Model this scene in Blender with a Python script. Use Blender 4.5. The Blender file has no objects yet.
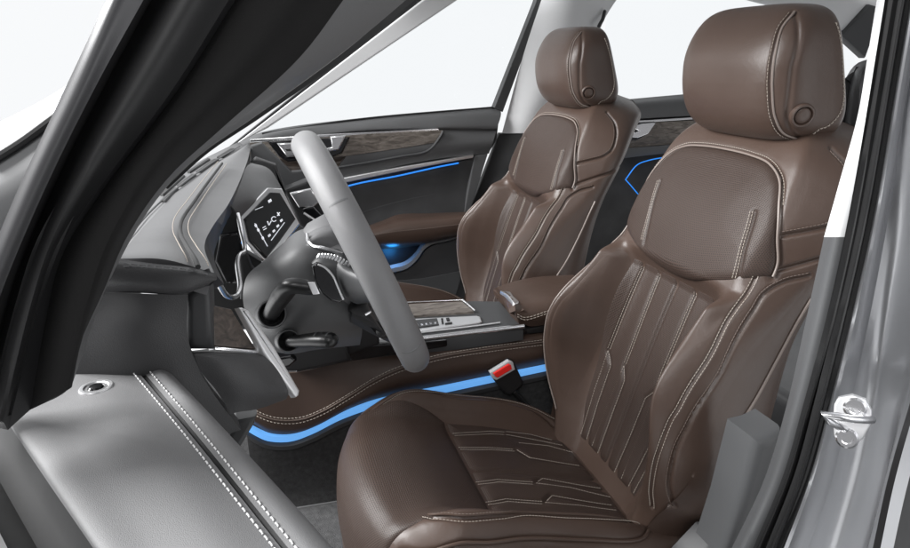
import bpy, bmesh, math, random
import numpy as np
from mathutils import Vector
random.seed(7); rng = np.random.default_rng(7)
SC = bpy.context.scene

# ------------------------------------------------------------------ camera, world, lamps, exposure
F, CX, CY = 650.0, 455.0, 274.0
CAM = np.array([0.0, -0.944, 1.0])
PITCH = math.atan2(218, F); YAW = math.atan2(210, math.hypot(F, 218))
_fl = np.array([math.sin(YAW), math.cos(YAW), 0]); _r = np.array([math.cos(YAW), -math.sin(YAW), 0]); _z = np.array([0, 0, 1.0])
_f = _fl * math.cos(PITCH) - _z * math.sin(PITCH); _u = _fl * math.sin(PITCH) + _z * math.cos(PITCH)
cd = bpy.data.cameras.new('camera'); cam = bpy.data.objects.new('camera', cd); SC.collection.objects.link(cam)
cam.location = CAM; cam.rotation_euler = (math.pi / 2 - PITCH, 0, -YAW)
cd.sensor_width = 36; cd.lens = F / 910 * 36; cd.clip_start = 0.01; cd.clip_end = 200
SC.camera = cam

wd = bpy.data.worlds.new('World'); SC.world = wd; wd.use_nodes = True
nt = wd.node_tree; bg = nt.nodes['Background']
tc = nt.nodes.new('ShaderNodeTexCoord'); sp = nt.nodes.new('ShaderNodeSeparateXYZ'); rp = nt.nodes.new('ShaderNodeValToRGB'); mr = nt.nodes.new('ShaderNodeMapRange')
nt.links.new(tc.outputs['Generated'], sp.inputs[0]); nt.links.new(sp.outputs['Y'], mr.inputs[0])
mr.inputs[1].default_value = -1; mr.inputs[2].default_value = 1
nt.links.new(mr.outputs[0], rp.inputs[0]); nt.links.new(rp.outputs[0], bg.inputs[0])
cr = rp.color_ramp
cr.elements[0].position = 0.0; cr.elements[0].color = (0.26, 0.26, 0.27, 1)
cr.elements[1].position = 0.62; cr.elements[1].color = (0.94, 0.955, 0.97, 1)
e = cr.elements.new(0.42); e.color = (0.32, 0.32, 0.33, 1)
bg.inputs[1].default_value = 1.0

def lamp(name, loc, target, sx, sy, power, col=(1, 1, 1)):
    l = bpy.data.lights.new(name, 'AREA'); l.shape = 'RECTANGLE'; l.size = sx; l.size_y = sy; l.energy = power; l.color = col
    o = bpy.data.objects.new(name, l); SC.collection.objects.link(o); o.location = loc
    o.rotation_euler = (Vector(target) - Vector(loc)).to_track_quat('-Z', 'Y').to_euler()
    return o
lamp('softbox', (-0.9, -2.3, 2.6), (0.35, 0.1, 0.5), 1.6, 1.2, 48)
lamp('softbox', (-2.3, 0.7, 2.3), (0.5, 0.3, 0.6), 1.7, 1.5, 250)
lamp('softbox', (1.75, -1.95, 0.55), (0.62, -0.45, 0.55), 0.5, 1.9, 11)  # strip lamp added out of view to put a highlight on the jamb
SC.view_settings.view_transform = 'Standard'; SC.view_settings.look = 'None'; SC.view_settings.exposure = 0.0; SC.view_settings.gamma = 1.0
SC.cycles.max_bounces = 8; SC.cycles.use_denoising = True

# ------------------------------------------------------------------ points on the sight lines of the photo
def ray(px, py): return _f + _r * (px - CX) / F + _u * (CY - py) / F
def PY(px, py, y): d = ray(px, py); return CAM + d * (y - CAM[1]) / d[1]
def PX(px, py, x): d = ray(px, py); return CAM + d * (x - CAM[0]) / d[0]
def PZ(px, py, z): d = ray(px, py); return CAM + d * (z - CAM[2]) / d[2]
def PP(px, py, P0, n):
    d = ray(px, py); n = np.asarray(n, float); return CAM + d * ((np.asarray(P0) - CAM) @ n) / (d @ n)
def proj(P):
    v = np.asarray(P, float) - CAM; d = v @ _f
    return np.stack([CX + F * (v @ _r) / d, CY - F * (v @ _u) / d, d], -1)

# ------------------------------------------------------------------ materials
def mat(name, col, rough=0.5, metal=0.0, coat=0.0, spec=0.5, bump=0, crease=0, bscale=400, bdist=0.001, tex='noise', vary=0.0, vscale=6, perf=0, sheen=0, emit=None, es=1.0, crough=0.05):
    m = bpy.data.materials.new(name); m.use_nodes = True; t = m.node_tree; b = t.nodes['Principled BSDF']
    b.inputs['Base Color'].default_value = (*col, 1); b.inputs['Roughness'].default_value = rough; b.inputs['Metallic'].default_value = metal
    b.inputs['Coat Weight'].default_value = coat; b.inputs['Coat Roughness'].default_value = crough; b.inputs['Specular IOR Level'].default_value = spec
    if sheen: b.inputs['Sheen Weight'].default_value = sheen
    if emit: b.inputs['Emission Color'].default_value = (*emit, 1); b.inputs['Emission Strength'].default_value = es
    N = t.nodes.new; L = t.links.new
    tcn = N('ShaderNodeTexCoord')
    colout = None
    if vary:
        nz = N('ShaderNodeTexNoise'); nz.inputs['Scale'].default_value = vscale; nz.inputs['Detail'].default_value = 6; L(tcn.outputs['Object'], nz.inputs['Vector'])
        rr = N('ShaderNodeMapRange'); rr.inputs[1].default_value = .25; rr.inputs[2].default_value = .75; rr.inputs[3].default_value = 1 - vary; rr.inputs[4].default_value = 1 + vary
        L(nz.outputs[0], rr.inputs[0])
        mx = N('ShaderNodeVectorMath'); mx.operation = 'SCALE'; mx.inputs[0].default_value = col; L(rr.outputs[0], mx.inputs['Scale']); colout = mx.outputs[0]
        r2 = N('ShaderNodeMapRange'); r2.inputs[1].default_value = .3; r2.inputs[2].default_value = .7; r2.inputs[3].default_value = max(0, rough - .06); r2.inputs[4].default_value = rough + .06
        L(nz.outputs[0], r2.inputs[0]); L(r2.outputs[0], b.inputs['Roughness'])
    bnorm = None
    if bump:
        if tex == 'leather':
            v = N('ShaderNodeTexVoronoi'); v.feature = 'DISTANCE_TO_EDGE'; v.inputs['Scale'].default_value = bscale; L(tcn.outputs['Object'], v.inputs['Vector'])
            cl = N('ShaderNodeMapRange'); cl.inputs[1].default_value = 0; cl.inputs[2].default_value = .25; L(v.outputs['Distance'], cl.inputs[0]); h = cl.outputs[0]
        else:
            v = N('ShaderNodeTexNoise'); v.inputs['Scale'].default_value = bscale; v.inputs['Detail'].default_value = 4; L(tcn.outputs['Object'], v.inputs['Vector']); h = v.outputs[0]
        bp = N('ShaderNodeBump'); bp.inputs['Strength'].default_value = bump; bp.inputs['Distance'].default_value = bdist; L(h, bp.inputs['Height']); bnorm = bp.outputs[0]
        if crease:
            cz = N('ShaderNodeTexNoise'); cz.inputs['Scale'].default_value = 34; cz.inputs['Detail'].default_value = 3; cz.inputs['Distortion'].default_value = 1.5; L(tcn.outputs['Object'], cz.inputs['Vector'])
            b3 = N('ShaderNodeBump'); b3.inputs['Strength'].default_value = crease; b3.inputs['Distance'].default_value = .006; L(cz.outputs[0], b3.inputs['Height']); L(bnorm, b3.inputs['Normal']); bnorm = b3.outputs[0]
    if perf:   # punched holes in rows, laid out along the panel in metres
        uv = N('ShaderNodeUVMap'); s2 = N('ShaderNodeSeparateXYZ'); L(uv.outputs[0], s2.inputs[0])
        def M(op, a, bb=None):
            n = N('ShaderNodeMath'); n.operation = op
            for i, q in enumerate((a, bb)):
                if q is None: continue
                if isinstance(q, (int, float)): n.inputs[i].default_value = q
                else: L(q, n.inputs[i])
            return n.outputs[0]
        yy = M('DIVIDE', s2.outputs['Y'], perf * .866); row = M('FLOOR', yy); odd = M('MULTIPLY', M('MODULO', row, 2.0), .5)
        xx = M('ADD', M('DIVIDE', s2.outputs['X'], perf), odd)
        fx = M('SUBTRACT', M('FRACT', xx), .5); fy = M('SUBTRACT', M('FRACT', yy), .5)
        dd = M('SQRT', M('ADD', M('MULTIPLY', fx, fx), M('MULTIPLY', fy, fy)))
        hole = N('ShaderNodeMapRange'); hole.inputs[1].default_value = .2; hole.inputs[2].default_value = .3; L(dd, hole.inputs[0])
        mm = N('ShaderNodeMix'); mm.data_type = 'RGBA'; mm.inputs['A'].default_value = (.010, .007, .006, 1); mm.inputs['B'].default_value = (*col, 1)
        L(hole.outputs[0], mm.inputs['Factor'])
        if colout: L(colout, mm.inputs['B'])
        colout = mm.outputs['Result']
        b2 = N('ShaderNodeBump'); b2.inputs['Strength'].default_value = .6; b2.inputs['Distance'].default_value = .001; L(hole.outputs[0], b2.inputs['Height'])
        if bnorm: L(bnorm, b2.inputs['Normal'])
        bnorm = b2.outputs[0]
    if colout: L(colout, b.inputs['Base Color'])
    if bnorm: L(bnorm, b.inputs['Normal'])
    return m

BR = (0.071, 0.0465, 0.0365)
M_LEATHER = mat('brown_leather', BR, .34, crease=.06, bump=.16, bscale=900, bdist=.0006, tex='leather', vary=.07, vscale=9, spec=.45)
M_PERF = mat('perforated_brown_leather', (0.052, 0.034, 0.027), .43, crease=.05, bump=.15, bscale=900, bdist=.0006, tex='leather', vary=.06, perf=.0038, spec=.35)
M_PIPE = mat('piping_leather', (0.22, 0.18, 0.16), .4)
M_WHEEL = mat('wheel_leather', (0.19, 0.19, 0.194), .36, bump=.3, bscale=1300, bdist=.0004, tex='leather', vary=.06, vscale=14)
M_EDGE = mat('grey_pillar_moulding', (0.06, 0.06, 0.063), .4, metal=.3, vary=.1)
M_THREAD = mat('thread', (0.42, 0.37, 0.32), .7)
M_THREADW = mat('pale_thread', (0.75, 0.75, 0.75), .7)
M_DTHREAD = mat('dark_thread', (0.17, 0.13, 0.11), .7)
M_GREYL = mat('grey_leather', (0.19, 0.19, 0.193), .62, spec=.3, bump=.3, bscale=1100, bdist=.0005, tex='leather', vary=.04)
M_DASH = mat('grey_dash_leather', (0.115, 0.115, 0.118), .45, bump=.12, bscale=1100, bdist=.0005, tex='leather', vary=.05)
M_BLKL = mat('black_grained_leather', (0.058, 0.058, 0.06), .5, spec=.35, bump=.22, bscale=600, bdist=.0008, tex='leather', vary=.08)
M_BLK = mat('black_plastic', (0.016, 0.016, 0.017), .42, vary=.1, vscale=12)
M_TRIM = mat('dark_grey_plastic', (0.048, 0.049, 0.051), .5, bump=.12, bscale=900, bdist=.0004, vary=.06)
M_DOORG = mat('soft_grey_door_skin', (0.085, 0.086, 0.088), .46, bump=.15, bscale=1000, bdist=.0004, tex='leather', vary=.06)
M_STALK = mat('black_stalk_plastic', (0.006, 0.006, 0.0065), .34, vary=.1, vscale=20)
M_BLADE = mat('brushed_aluminium', (0.72, 0.72, 0.73), .5, metal=.75)
M_MID = mat('mid_grey_plastic', (0.14, 0.142, 0.145), .5, bump=.1, bscale=900, bdist=.0004, vary=.06)
M_GLOSS = mat('gloss_black', (0.006, 0.006, 0.007), .08, coat=.5)
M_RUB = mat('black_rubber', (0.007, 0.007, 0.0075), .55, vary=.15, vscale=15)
M_FLOCK = mat('black_flocked_trim', (0.008, 0.0078, 0.0078), .85, spec=.2, bump=.3, bscale=1500, bdist=.0006, sheen=.05)
M_CHROME = mat('chrome', (0.9, 0.9, 0.91), .2, metal=1)
M_SATIN = mat('satin_aluminium', (0.85, 0.85, 0.86), .38, metal=1)
M_PAINT = mat('silver_car_paint', (0.42, 0.425, 0.44), .34, metal=.9, coat=1, bump=.05, bscale=2500, bdist=.0003, vary=.05, vscale=3)
M_WHITE = mat('white_headlining', (0.62, 0.625, 0.63), .9, bump=.1, bscale=1200, bdist=.0004)
M_ALC = mat('black_suede', (0.034, 0.034, 0.035), .95, bump=.4, bscale=700, bdist=.0008, vary=.35, vscale=14, sheen=.2)
M_CARPET = mat('black_carpet', (0.045, 0.045, 0.046), .98, bump=1, bscale=900, bdist=.004, vary=.4, vscale=120)
M_MAT = mat('grey_floor_mat', (0.09, 0.09, 0.092), .95, bump=1, bscale=700, bdist=.004, vary=.35, vscale=90)
M_BLUE = mat('blue_light', (0.1, 0.3, 0.7), .4, emit=(0.12, 0.34, 0.70), es=.9)
M_BLUE2 = mat('deep_blue_light', (0.02, 0.1, 0.4), .4, emit=(0.015, 0.22, 0.75), es=1.0)
M_RED = mat('glowing_red_plastic', (0.75, 0.025, 0.02), .35, emit=(0.8, .02, .015), es=.12)  # faint emission added to the red to brighten the buckle button
M_ICON = mat('white_icon', (0.8, .8, .8), .5, emit=(0.7, 0.74, 0.82), es=.6)
M_GROUND = mat('studio_floor', (0.85, 0.855, 0.86), .6)
M_STEEL = mat('bright_steel', (0.78, 0.78, 0.79), .2, metal=1)

def wood_mat(name, c1, c2, c3, rough=.45):
    m = bpy.data.materials.new(name); m.use_nodes = True; t = m.node_tree; b = t.nodes['Principled BSDF']
    N = t.nodes.new; L = t.links.new
    tcn = N('ShaderNodeTexCoord'); mp = N('ShaderNodeMapping'); mp.inputs['Scale'].default_value = (14, 60, 60); L(tcn.outputs['Object'], mp.inputs[0])
    n1 = N('ShaderNodeTexNoise'); n1.inputs['Scale'].default_value = 1.6; n1.inputs['Detail'].default_value = 9; n1.inputs['Roughness'].default_value = .65; n1.inputs['Distortion'].default_value = 1.2
    L(mp.outputs[0], n1.inputs['Vector'])
    r = N('ShaderNodeValToRGB'); L(n1.outputs[0], r.inputs[0]); c = r.color_ramp
    c.elements[0].position = .33; c.elements[0].color = (*c1, 1); c.elements[1].position = .72; c.elements[1].color = (*c3, 1)
    e = c.elements.new(.52); e.color = (*c2, 1)
    L(r.outputs[0], b.inputs['Base Color']); b.inputs['Roughness'].default_value = rough
    bp = N('ShaderNodeBump'); bp.inputs['Strength'].default_value = .3; bp.inputs['Distance'].default_value = .001; L(n1.outputs[0], bp.inputs['Height']); L(bp.outputs[0], b.inputs['Normal'])
    return m
M_WOOD = wood_mat('grey_brown_ash_wood', (0.06, 0.05, 0.043), (0.15, 0.13, 0.113), (0.26, 0.235, 0.21))
M_WOODD = wood_mat('dark_and_shaded_ash_wood', (0.025, 0.019, 0.016), (0.075, 0.058, 0.048), (0.14, 0.11, 0.095))

def glass_mat():
    m = bpy.data.materials.new('window_glass'); m.use_nodes = True; t = m.node_tree; t.nodes.remove(t.nodes['Principled BSDF'])
    N = t.nodes.new; L = t.links.new
    tr = N('ShaderNodeBsdfTransparent'); tr.inputs[0].default_value = (.985, .99, .992, 1); gl = N('ShaderNodeBsdfGlossy'); gl.inputs['Roughness'].default_value = .01
    fr = N('ShaderNodeFresnel'); fr.inputs[0].default_value = 1.04; mx = N('ShaderNodeMixShader')
    L(fr.outputs[0], mx.inputs[0]); L(tr.outputs[0], mx.inputs[1]); L(gl.outputs[0], mx.inputs[2]); L(mx.outputs[0], t.nodes['Material Output'].inputs[0])
    return m
M_GLASS = glass_mat()

# ------------------------------------------------------------------ mesh helpers
def empty(name, loc=(0, 0, 0), label=None, cat=None, group=None, kind=None):
    o = bpy.data.objects.new(name, None); SC.collection.objects.link(o); o.location = loc; o.empty_display_size = .05
    tag(o, label, cat, group, kind); return o
def tag(o, label=None, cat=None, group=None, kind=None):
    if label: o['label'] = label
    if cat: o['category'] = cat
    if group: o['group'] = group
    if kind: o['kind'] = kind
    return o
def base(o):
    v = Vector((0, 0, 0)); 
    while o is not None: v = v + o.location; o = o.parent
    return np.array(v)
class MB:
    def __init__(s): s.v = []; s.f = []; s.uv = {}
    def add(s, V, Fs, uv=None):
        n = len(s.v); s.v += [tuple(map(float, p)) for p in V]; s.f += [tuple(i + n for i in f) for f in Fs]
        if uv is not None:
            for i, q in enumerate(uv): s.uv[n + i] = (float(q[0]), float(q[1]))
        return s
    def build(s, name, m, parent=None, sharp=40, label=None, kind=None):
        me = bpy.data.meshes.new(name); off = base(parent) if parent else np.zeros(3)
        me.from_pydata([tuple(np.array(p) - off) for p in s.v], [], s.f); me.validate()
        if s.uv:
            ul = me.uv_layers.new(name='UVMap'); vi = np.zeros(len(me.loops), int); me.loops.foreach_get('vertex_index', vi)
            ul.data.foreach_set('uv', np.array([s.uv.get(i, (0, 0)) for i in vi]).ravel())
        me.shade_smooth(); me.set_sharp_from_angle(angle=math.radians(sharp)); me.materials.append(m)
        o = bpy.data.objects.new(name, me); SC.collection.objects.link(o)
        if parent: o.parent = parent
        if label: o['label'] = label
        if kind: o['kind'] = kind
        return o
def crv(pts, n, closed=False):
    """smooth curve through points, n samples evenly spaced along it"""
    P = np.asarray(pts, float)
    if len(P) == 2: return P[0] + (P[1] - P[0]) * np.linspace(0, 1, n)[:, None]
    if closed: Q = np.vstack([P[-1], P, P[0], P[1]])
    else: Q = np.vstack([2 * P[0] - P[1], P, 2 * P[-1] - P[-2]])
    out = []
    for i in range(1, len(Q) - 2):
        p0, p1, p2, p3 = Q[i - 1:i + 3]
        d = [max(np.linalg.norm(x), 1e-9) ** .5 for x in (p1 - p0, p2 - p1, p3 - p2)]
        t0 = 0; t1 = d[0]; t2 = t1 + d[1]; t3 = t2 + d[2]
        t = np.linspace(t1, t2, 24, endpoint=False)[:, None]
        A1 = (t1 - t) / (t1 - t0) * p0 + (t - t0) / (t1 - t0) * p1; A2 = (t2 - t) / (t2 - t1) * p1 + (t - t1) / (t2 - t1) * p2; A3 = (t3 - t) / (t3 - t2) * p2 + (t - t2) / (t3 - t2) * p3
        B1 = (t2 - t) / (t2 - t0) * A1 + (t - t0) / (t2 - t0) * A2; B2 = (t3 - t) / (t3 - t1) * A2 + (t - t1) / (t3 - t1) * A3
        out.append((t2 - t) / (t2 - t1) * B1 + (t - t1) / (t2 - t1) * B2)
    out.append(Q[-2][None]); C = np.vstack(out)
    return resamp(C, n)
def resamp(C, n):
    C = np.asarray(C, float); s = np.r_[0, np.cumsum(np.linalg.norm(np.diff(C, axis=0), axis=1))]
    t = np.linspace(0, s[-1], n); return np.stack([np.interp(t, s, C[:, k]) for k in range(C.shape[1])], -1)
def unit(v): return v / np.maximum(np.linalg.norm(v, axis=-1, keepdims=True), 1e-12)
def gridfaces(nu, nv, cu=False, cv=False):
    fs = []
    for i in range(nu if cu else nu - 1):
        for j in range(nv if cv else nv - 1):
            a, b = i, (i + 1) % nu; c, d = j, (j + 1) % nv
            fs.append((a * nv + c, b * nv + c, b * nv + d, a * nv + d))
    return fs
def gridnorm(G):
    du = np.gradient(G, axis=0); dv = np.gradient(G, axis=1); return unit(np.cross(du, dv))
def guv(G):
    nu, nv = G.shape[:2]
    du = np.linalg.norm(np.diff(G, axis=0), axis=2).mean(1); dv = np.linalg.norm(np.diff(G, axis=1), axis=2).mean(0)
    U = np.r_[0, np.cumsum(du)]; V = np.r_[0, np.cumsum(dv)]
    return np.stack(np.meshgrid(U, V, indexing='ij'), -1).reshape(-1, 2)
def sheet(G, mb=None, thick=0.0, toward=None):
    """grid sheet; given a thickness it becomes a closed shell that grows away from the side it is seen from"""
    mb = mb or MB(); nu, nv = G.shape[:2]; n = gridnorm(G)
    tw = CAM if toward is None else np.asarray(toward)
    if ((tw - G) * n).sum(-1).mean() < 0: G = G[::-1]; n = -n[::-1]
    f = gridfaces(nu, nv)
    mb.add(G.reshape(-1, 3), f, guv(G))
    if thick:
        B = G - n * thick; k = len(mb.v); top = k - nu * nv
        mb.add(B.reshape(-1, 3), [q[::-1] for q in f], guv(G))
        rim = [i * nv for i in range(nu)] + [(nu - 1) * nv + j for j in range(1, nv)] + [i * nv + nv - 1 for i in range(nu - 2, -1, -1)] + [j for j in range(nv - 2, 0, -1)]
        for a, b in zip(rim, rim[1:] + rim[:1]): mb.f.append((top + a, k + a, k + b, top + b)[::-1] if False else (top + b, top + a, k + a, k + b))
    return mb
def spgrid(rows, nu, nv):
    """control rows of 3-D points -> smooth dense grid"""
    R = [crv(r, nv) for r in rows]; R = np.array(R)
    if len(rows) == 2: return R[0][None] + (R[1] - R[0])[None] * np.linspace(0, 1, nu)[:, None, None]
    return np.stack([crv(R[:, j], nu) for j in range(nv)], 1)
def tube(path, r, mb=None, seg=10, closed=False, flat=1.0, cap=True, up=None):
    mb = mb or MB(); P = np.asarray(path, float); n = len(P); r = np.broadcast_to(np.asarray(r, float), (n,))
    T = unit(np.roll(P, -1, 0) - np.roll(P, 1, 0)) if closed else unit(np.gradient(P, axis=0))
    a = np.array([0, 0, 1.]) if up is None else np.asarray(up, float)
    if abs(T[0] @ a) > .9: a = np.array([1., 0, 0])
    N = unit(a - T[0] * (a @ T[0])); rings = []
    th = np.arange(seg) / seg * 2 * math.pi
    for i in range(n):
        N = unit(N - T[i] * (N @ T[i])); Bn = np.cross(T[i], N)
        rings.append(P[i] + r[i] * (np.cos(th)[:, None] * N * flat + np.sin(th)[:, None] * Bn))
    V = np.array(rings); k0 = len(mb.v); mb.add(V.reshape(-1, 3), gridfaces(n, seg, closed, True))
    if cap and not closed:
        mb.f.append(tuple(k0 + j for j in range(seg))[::-1]); mb.f.append(tuple(k0 + (n - 1) * seg + j for j in range(seg)))
    return mb
def pill(path, r, mb=None, seg=12, m=6, flat=1.0, up=None):
    """tube with rounded ends"""
    P = np.asarray(path, float); s = np.r_[0, np.cumsum(np.linalg.norm(np.diff(P, axis=0), axis=1))]; L = s[-1]
    rr = np.broadcast_to(np.asarray(r, float), (len(P),)); 
    e0 = rr[0] * (1 - np.cos(np.linspace(0.12, math.pi / 2, m))); e1 = rr[-1] * (1 - np.cos(np.linspace(0.12, math.pi / 2, m)))
    t = np.unique(np.r_[e0, np.linspace(e0[-1], L - e1[-1], max(2, len(P))), L - e1])
    Q = np.stack([np.interp(t, s, P[:, k]) for k in range(3)], -1); q = np.interp(t, s, rr)
    q = q * np.sqrt(np.clip(1 - np.clip((rr[0] - t) / rr[0], 0, 1) ** 2, 0.003, 1)) * np.sqrt(np.clip(1 - np.clip((t - (L - rr[-1])) / rr[-1], 0, 1) ** 2, 0.003, 1))
    return tube(Q, q, mb, seg, flat=flat, up=up)
def plate(P, thick, bevel=.002, mb=None, seg=2, toward=None, dome=0.0):
    """flat outline of 3-D points with thickness and a rounded edge on the side one sees"""
    mb = mb or MB(); P = np.asarray(P, float); c = P.mean(0)
    n = np.zeros(3)
    for a, b in zip(P, np.roll(P, -1, 0)): n += np.cross(a - c, b - c)
    n = unit(n); tw = CAM if toward is None else np.asarray(toward)
    if (tw - c) @ n < 0: P = P[::-1]; n = -n
    k = len(P); e = unit(np.roll(P, -1, 0) - P); ein = np.cross(n, e)       # inward per edge
    prev = np.roll(ein, 1, 0); mit = unit(ein + prev); mit = mit / np.clip((mit * ein).sum(1, keepdims=True), .35, 1)
    rings = [P - n * thick, P - n * bevel]
    for i in range(1, seg + 1):
        a = i / seg * math.pi / 2; rings.append(P - n * bevel * (1 - math.sin(a)) + mit * bevel * (1 - math.cos(a)))
    rings.append(rings[-1] + mit * min(.0006, bevel * .4)); k0 = len(mb.v); V = np.array(rings); nr = len(rings)
    mb.add(V.reshape(-1, 3), gridfaces(nr, k, False, True))
    mb.f.append(tuple(k0 + j for j in range(k))[::-1]); mb.f.append(tuple(k0 + (nr - 1) * k + j for j in range(k)))
    return mb
def box(c, ax, ay, az, mb=None, bevel=.002):
    """box by centre and three half-axes"""
    c, ax, ay, az = map(lambda q: np.asarray(q, float), (c, ax, ay, az))
    P = [c + az + sx * ax + sy * ay for sx, sy in ((-1, -1), (1, -1), (1, 1), (-1, 1))]
    return plate(P, 2 * np.linalg.norm(az), bevel, mb, toward=c + az * 50)
def lathe(c, axis, prof, mb=None, seg=28, cap=True):
    """profile of (radius, height) turned about an axis"""
    mb = mb or MB(); ax = unit(np.asarray(axis, float)); a = np.array([0, 0, 1.]) if abs(ax[2]) < .9 else np.array([1., 0, 0])
    u = unit(np.cross(ax, a)); v = np.cross(ax, u); th = np.arange(seg) / seg * 2 * math.pi
    V = np.array([c + ax * h + r * (np.cos(th)[:, None] * u + np.sin(th)[:, None] * v) for r, h in prof]); k0 = len(mb.v)
    mb.add(V.reshape(-1, 3), gridfaces(len(prof), seg, False, True)); n = len(prof)
    if cap: mb.f.append(tuple(k0 + j for j in range(seg))[::-1]); mb.f.append(tuple(k0 + (n - 1) * seg + j for j in range(seg)))
    return mb
def stitches(path, nrm, mb=None, pitch=.0054, ln=.0037, r=.0005, lift=.0004):
    """a row of short threads lying on a surface along a path"""
    mb = mb or MB(); P = np.asarray(path, float); s = np.r_[0, np.cumsum(np.linalg.norm(np.diff(P, axis=0), axis=1))]
    n = int(s[-1] / pitch); at = lambda t: np.stack([np.interp(t, s, P[:, k]) for k in range(3)], -1)
    nn = np.broadcast_to(np.asarray(nrm, float), P.shape); an = lambda t: unit(np.stack([np.interp(t, s, nn[:, k]) for k in range(3)], -1))
    for i in range(n):
        t0 = (i + .5) * pitch; q = np.array([t0 - ln / 2, t0 - ln / 4, t0 + ln / 4, t0 + ln / 2]); Q = at(q); W = an(q)
        Q = Q + W * (lift + r * np.array([-.9, .35, .35, -.9])[:, None])
        tube(Q, r, mb, 5, cap=True, up=W[1])
    return mb

# ------------------------------------------------------------------ upholstered surfaces
def sstep(x, a, b): q = np.clip((x - a) / (b - a), 0, 1); return q * q * (3 - 2 * q)
def cr1(x, xs, ys):
    """smooth interpolation through (xs, ys)"""
    xs = np.asarray(xs, float); ys = np.asarray(ys, float); x = np.clip(x, xs[0], xs[-1])
    i = np.clip(np.searchsorted(xs, x, 'right') - 1, 0, len(xs) - 2); h = xs[i + 1] - xs[i]; t = (x - xs[i]) / h
    d = np.gradient(ys, xs)
    return (2 * t**3 - 3 * t**2 + 1) * ys[i] + (t**3 - 2 * t**2 + t) * h * d[i] + (-2 * t**3 + 3 * t**2) * ys[i + 1] + (t**3 - t**2) * h * d[i + 1]
class Surf:
    """a smooth padded body: pos(a, t); a runs across from -1 (near side) to 1, t along"""
    def __init__(s, fn, a0, a1, t0, t1, flip=1):
        s.fn = fn; s.a0, s.a1, s.t0, s.t1, s.flip = a0, a1, t0, t1, flip; s.tab = None
    def pos(s, a, t): return s.fn(np.asarray(a, float), np.asarray(t, float))
    def nrm(s, a, t, e=1e-3):
        du = s.pos(a + e, t) - s.pos(a - e, t); dv = s.pos(a, t + e) - s.pos(a, t - e); return s.flip * unit(np.cross(du, dv))
    def inv(s, pts):
        """surface coordinates seen at image points"""
        if s.tab is None:
            A, T = np.meshgrid(np.linspace(s.a0, s.a1, 321), np.linspace(s.t0, s.t1, 321), indexing='ij'); P = s.pos(A, T)
            s.tab = (A.ravel(), T.ravel(), proj(P).reshape(-1, 3), ((s.nrm(A, T) * (CAM - P)).sum(-1) > 0).ravel())
        A, T, Q, vis = s.tab; out = []
        for px, py in pts:
            d2 = (Q[:, 0] - px) ** 2 + (Q[:, 1] - py) ** 2 + np.where(vis, 0, 900)
            k = d2.argmin(); near = np.where(d2 < d2[k] + 9)[0]; k = near[(Q[near, 2] + .004 * np.sqrt(d2[near])).argmin()]
            a, t = A[k], T[k]
            for _ in range(6):
                e = 1e-3; p = proj(s.pos(a, t))[:2]; J = np.stack([(proj(s.pos(a + e, t))[:2] - p) / e, (proj(s.pos(a, t + e))[:2] - p) / e], -1)
                try: st = np.linalg.solve(J.T @ J + np.eye(2) * 30, J.T @ (np.array([px, py]) - p))
                except Exception: break
                a = np.clip(a + np.clip(st[0], -.04, .04), s.a0, s.a1); t = np.clip(t + np.clip(st[1], -.02, .02), s.t0, s.t1)
            out.append((a, t))
        return np.array(out)
    def path(s, dom, n=240, smooth=True):
        D = crv(dom, n) if smooth else resamp(dom, n); P = s.pos(D[:, 0], D[:, 1]); N = s.nrm(D[:, 0], D[:, 1]); return P, N
def groove(P, curves):
    """how far a surface is pressed in along seams: curves = (points, depth, width)"""
    sh = P.shape[:-1]; Q = P.reshape(-1, 3); d = np.zeros(len(Q))
    for C, dep, w in curves:
        C = np.asarray(C); m = np.full(len(Q), 1e9)
        lo = C.min(0) - 4 * w; hi = C.max(0) + 4 * w; idx = np.where(((Q > lo) & (Q < hi)).all(1))[0]
        if len(idx) == 0: continue
        for k in range(0, len(idx), 4000):
            q = Q[idx[k:k + 4000]]; m[idx[k:k + 4000]] = np.sqrt(((q[:, None] - C[None]) ** 2).sum(-1).min(1))
        d = np.maximum(d, dep * np.exp(-(m / w) ** 2))
    return d.reshape(sh)
def panel(S, left, right, nu, nv, h=.004, w=.010, bottom=None, top=None, seams=(), sink=.003, smooth=True, crown=0.0):
    """one leather panel sewn in between its edge curves and padded out"""
    L = crv(left, nv) if smooth else resamp(left, nv); R = crv(right, nv) if smooth else resamp(right, nv)
    B = crv(bottom, nu) if bottom is not None else L[0] + (R[0] - L[0]) * np.linspace(0, 1, nu)[:, None]
    T = crv(top, nu) if top is not None else L[-1] + (R[-1] - L[-1]) * np.linspace(0, 1, nu)[:, None]
    u = np.linspace(0, 1, nu)[:, None, None]; v = np.linspace(0, 1, nv)[None, :, None]
    D = (1 - u) * L[None] + u * R[None] + (1 - v) * B[:, None] + v * T[:, None] - ((1 - u) * (1 - v) * L[0] + u * (1 - v) * R[0] + (1 - u) * v * L[-1] + u * v * R[-1])
    P = S.pos(D[..., 0], D[..., 1]); N = S.nrm(D[..., 0], D[..., 1])
    edge = np.vstack([P[0], P[-1], P[:, 0], P[:, -1]]); m = np.zeros(P.shape[:2]); Q = P.reshape(-1, 3); mm = np.zeros(len(Q))
    for k in range(0, len(Q), 3000): mm[k:k + 3000] = np.sqrt(((Q[k:k + 3000, None] - edge[None]) ** 2).sum(-1).min(1))
    m = mm.reshape(P.shape[:2]); off = -sink + (h + sink) * (1 - np.exp(-m / w)) + crown * (1 - np.exp(-(m / .06) ** 2))
    if len(seams): off = off - groove(P, seams)
    return P + N * off[..., None], N
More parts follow.
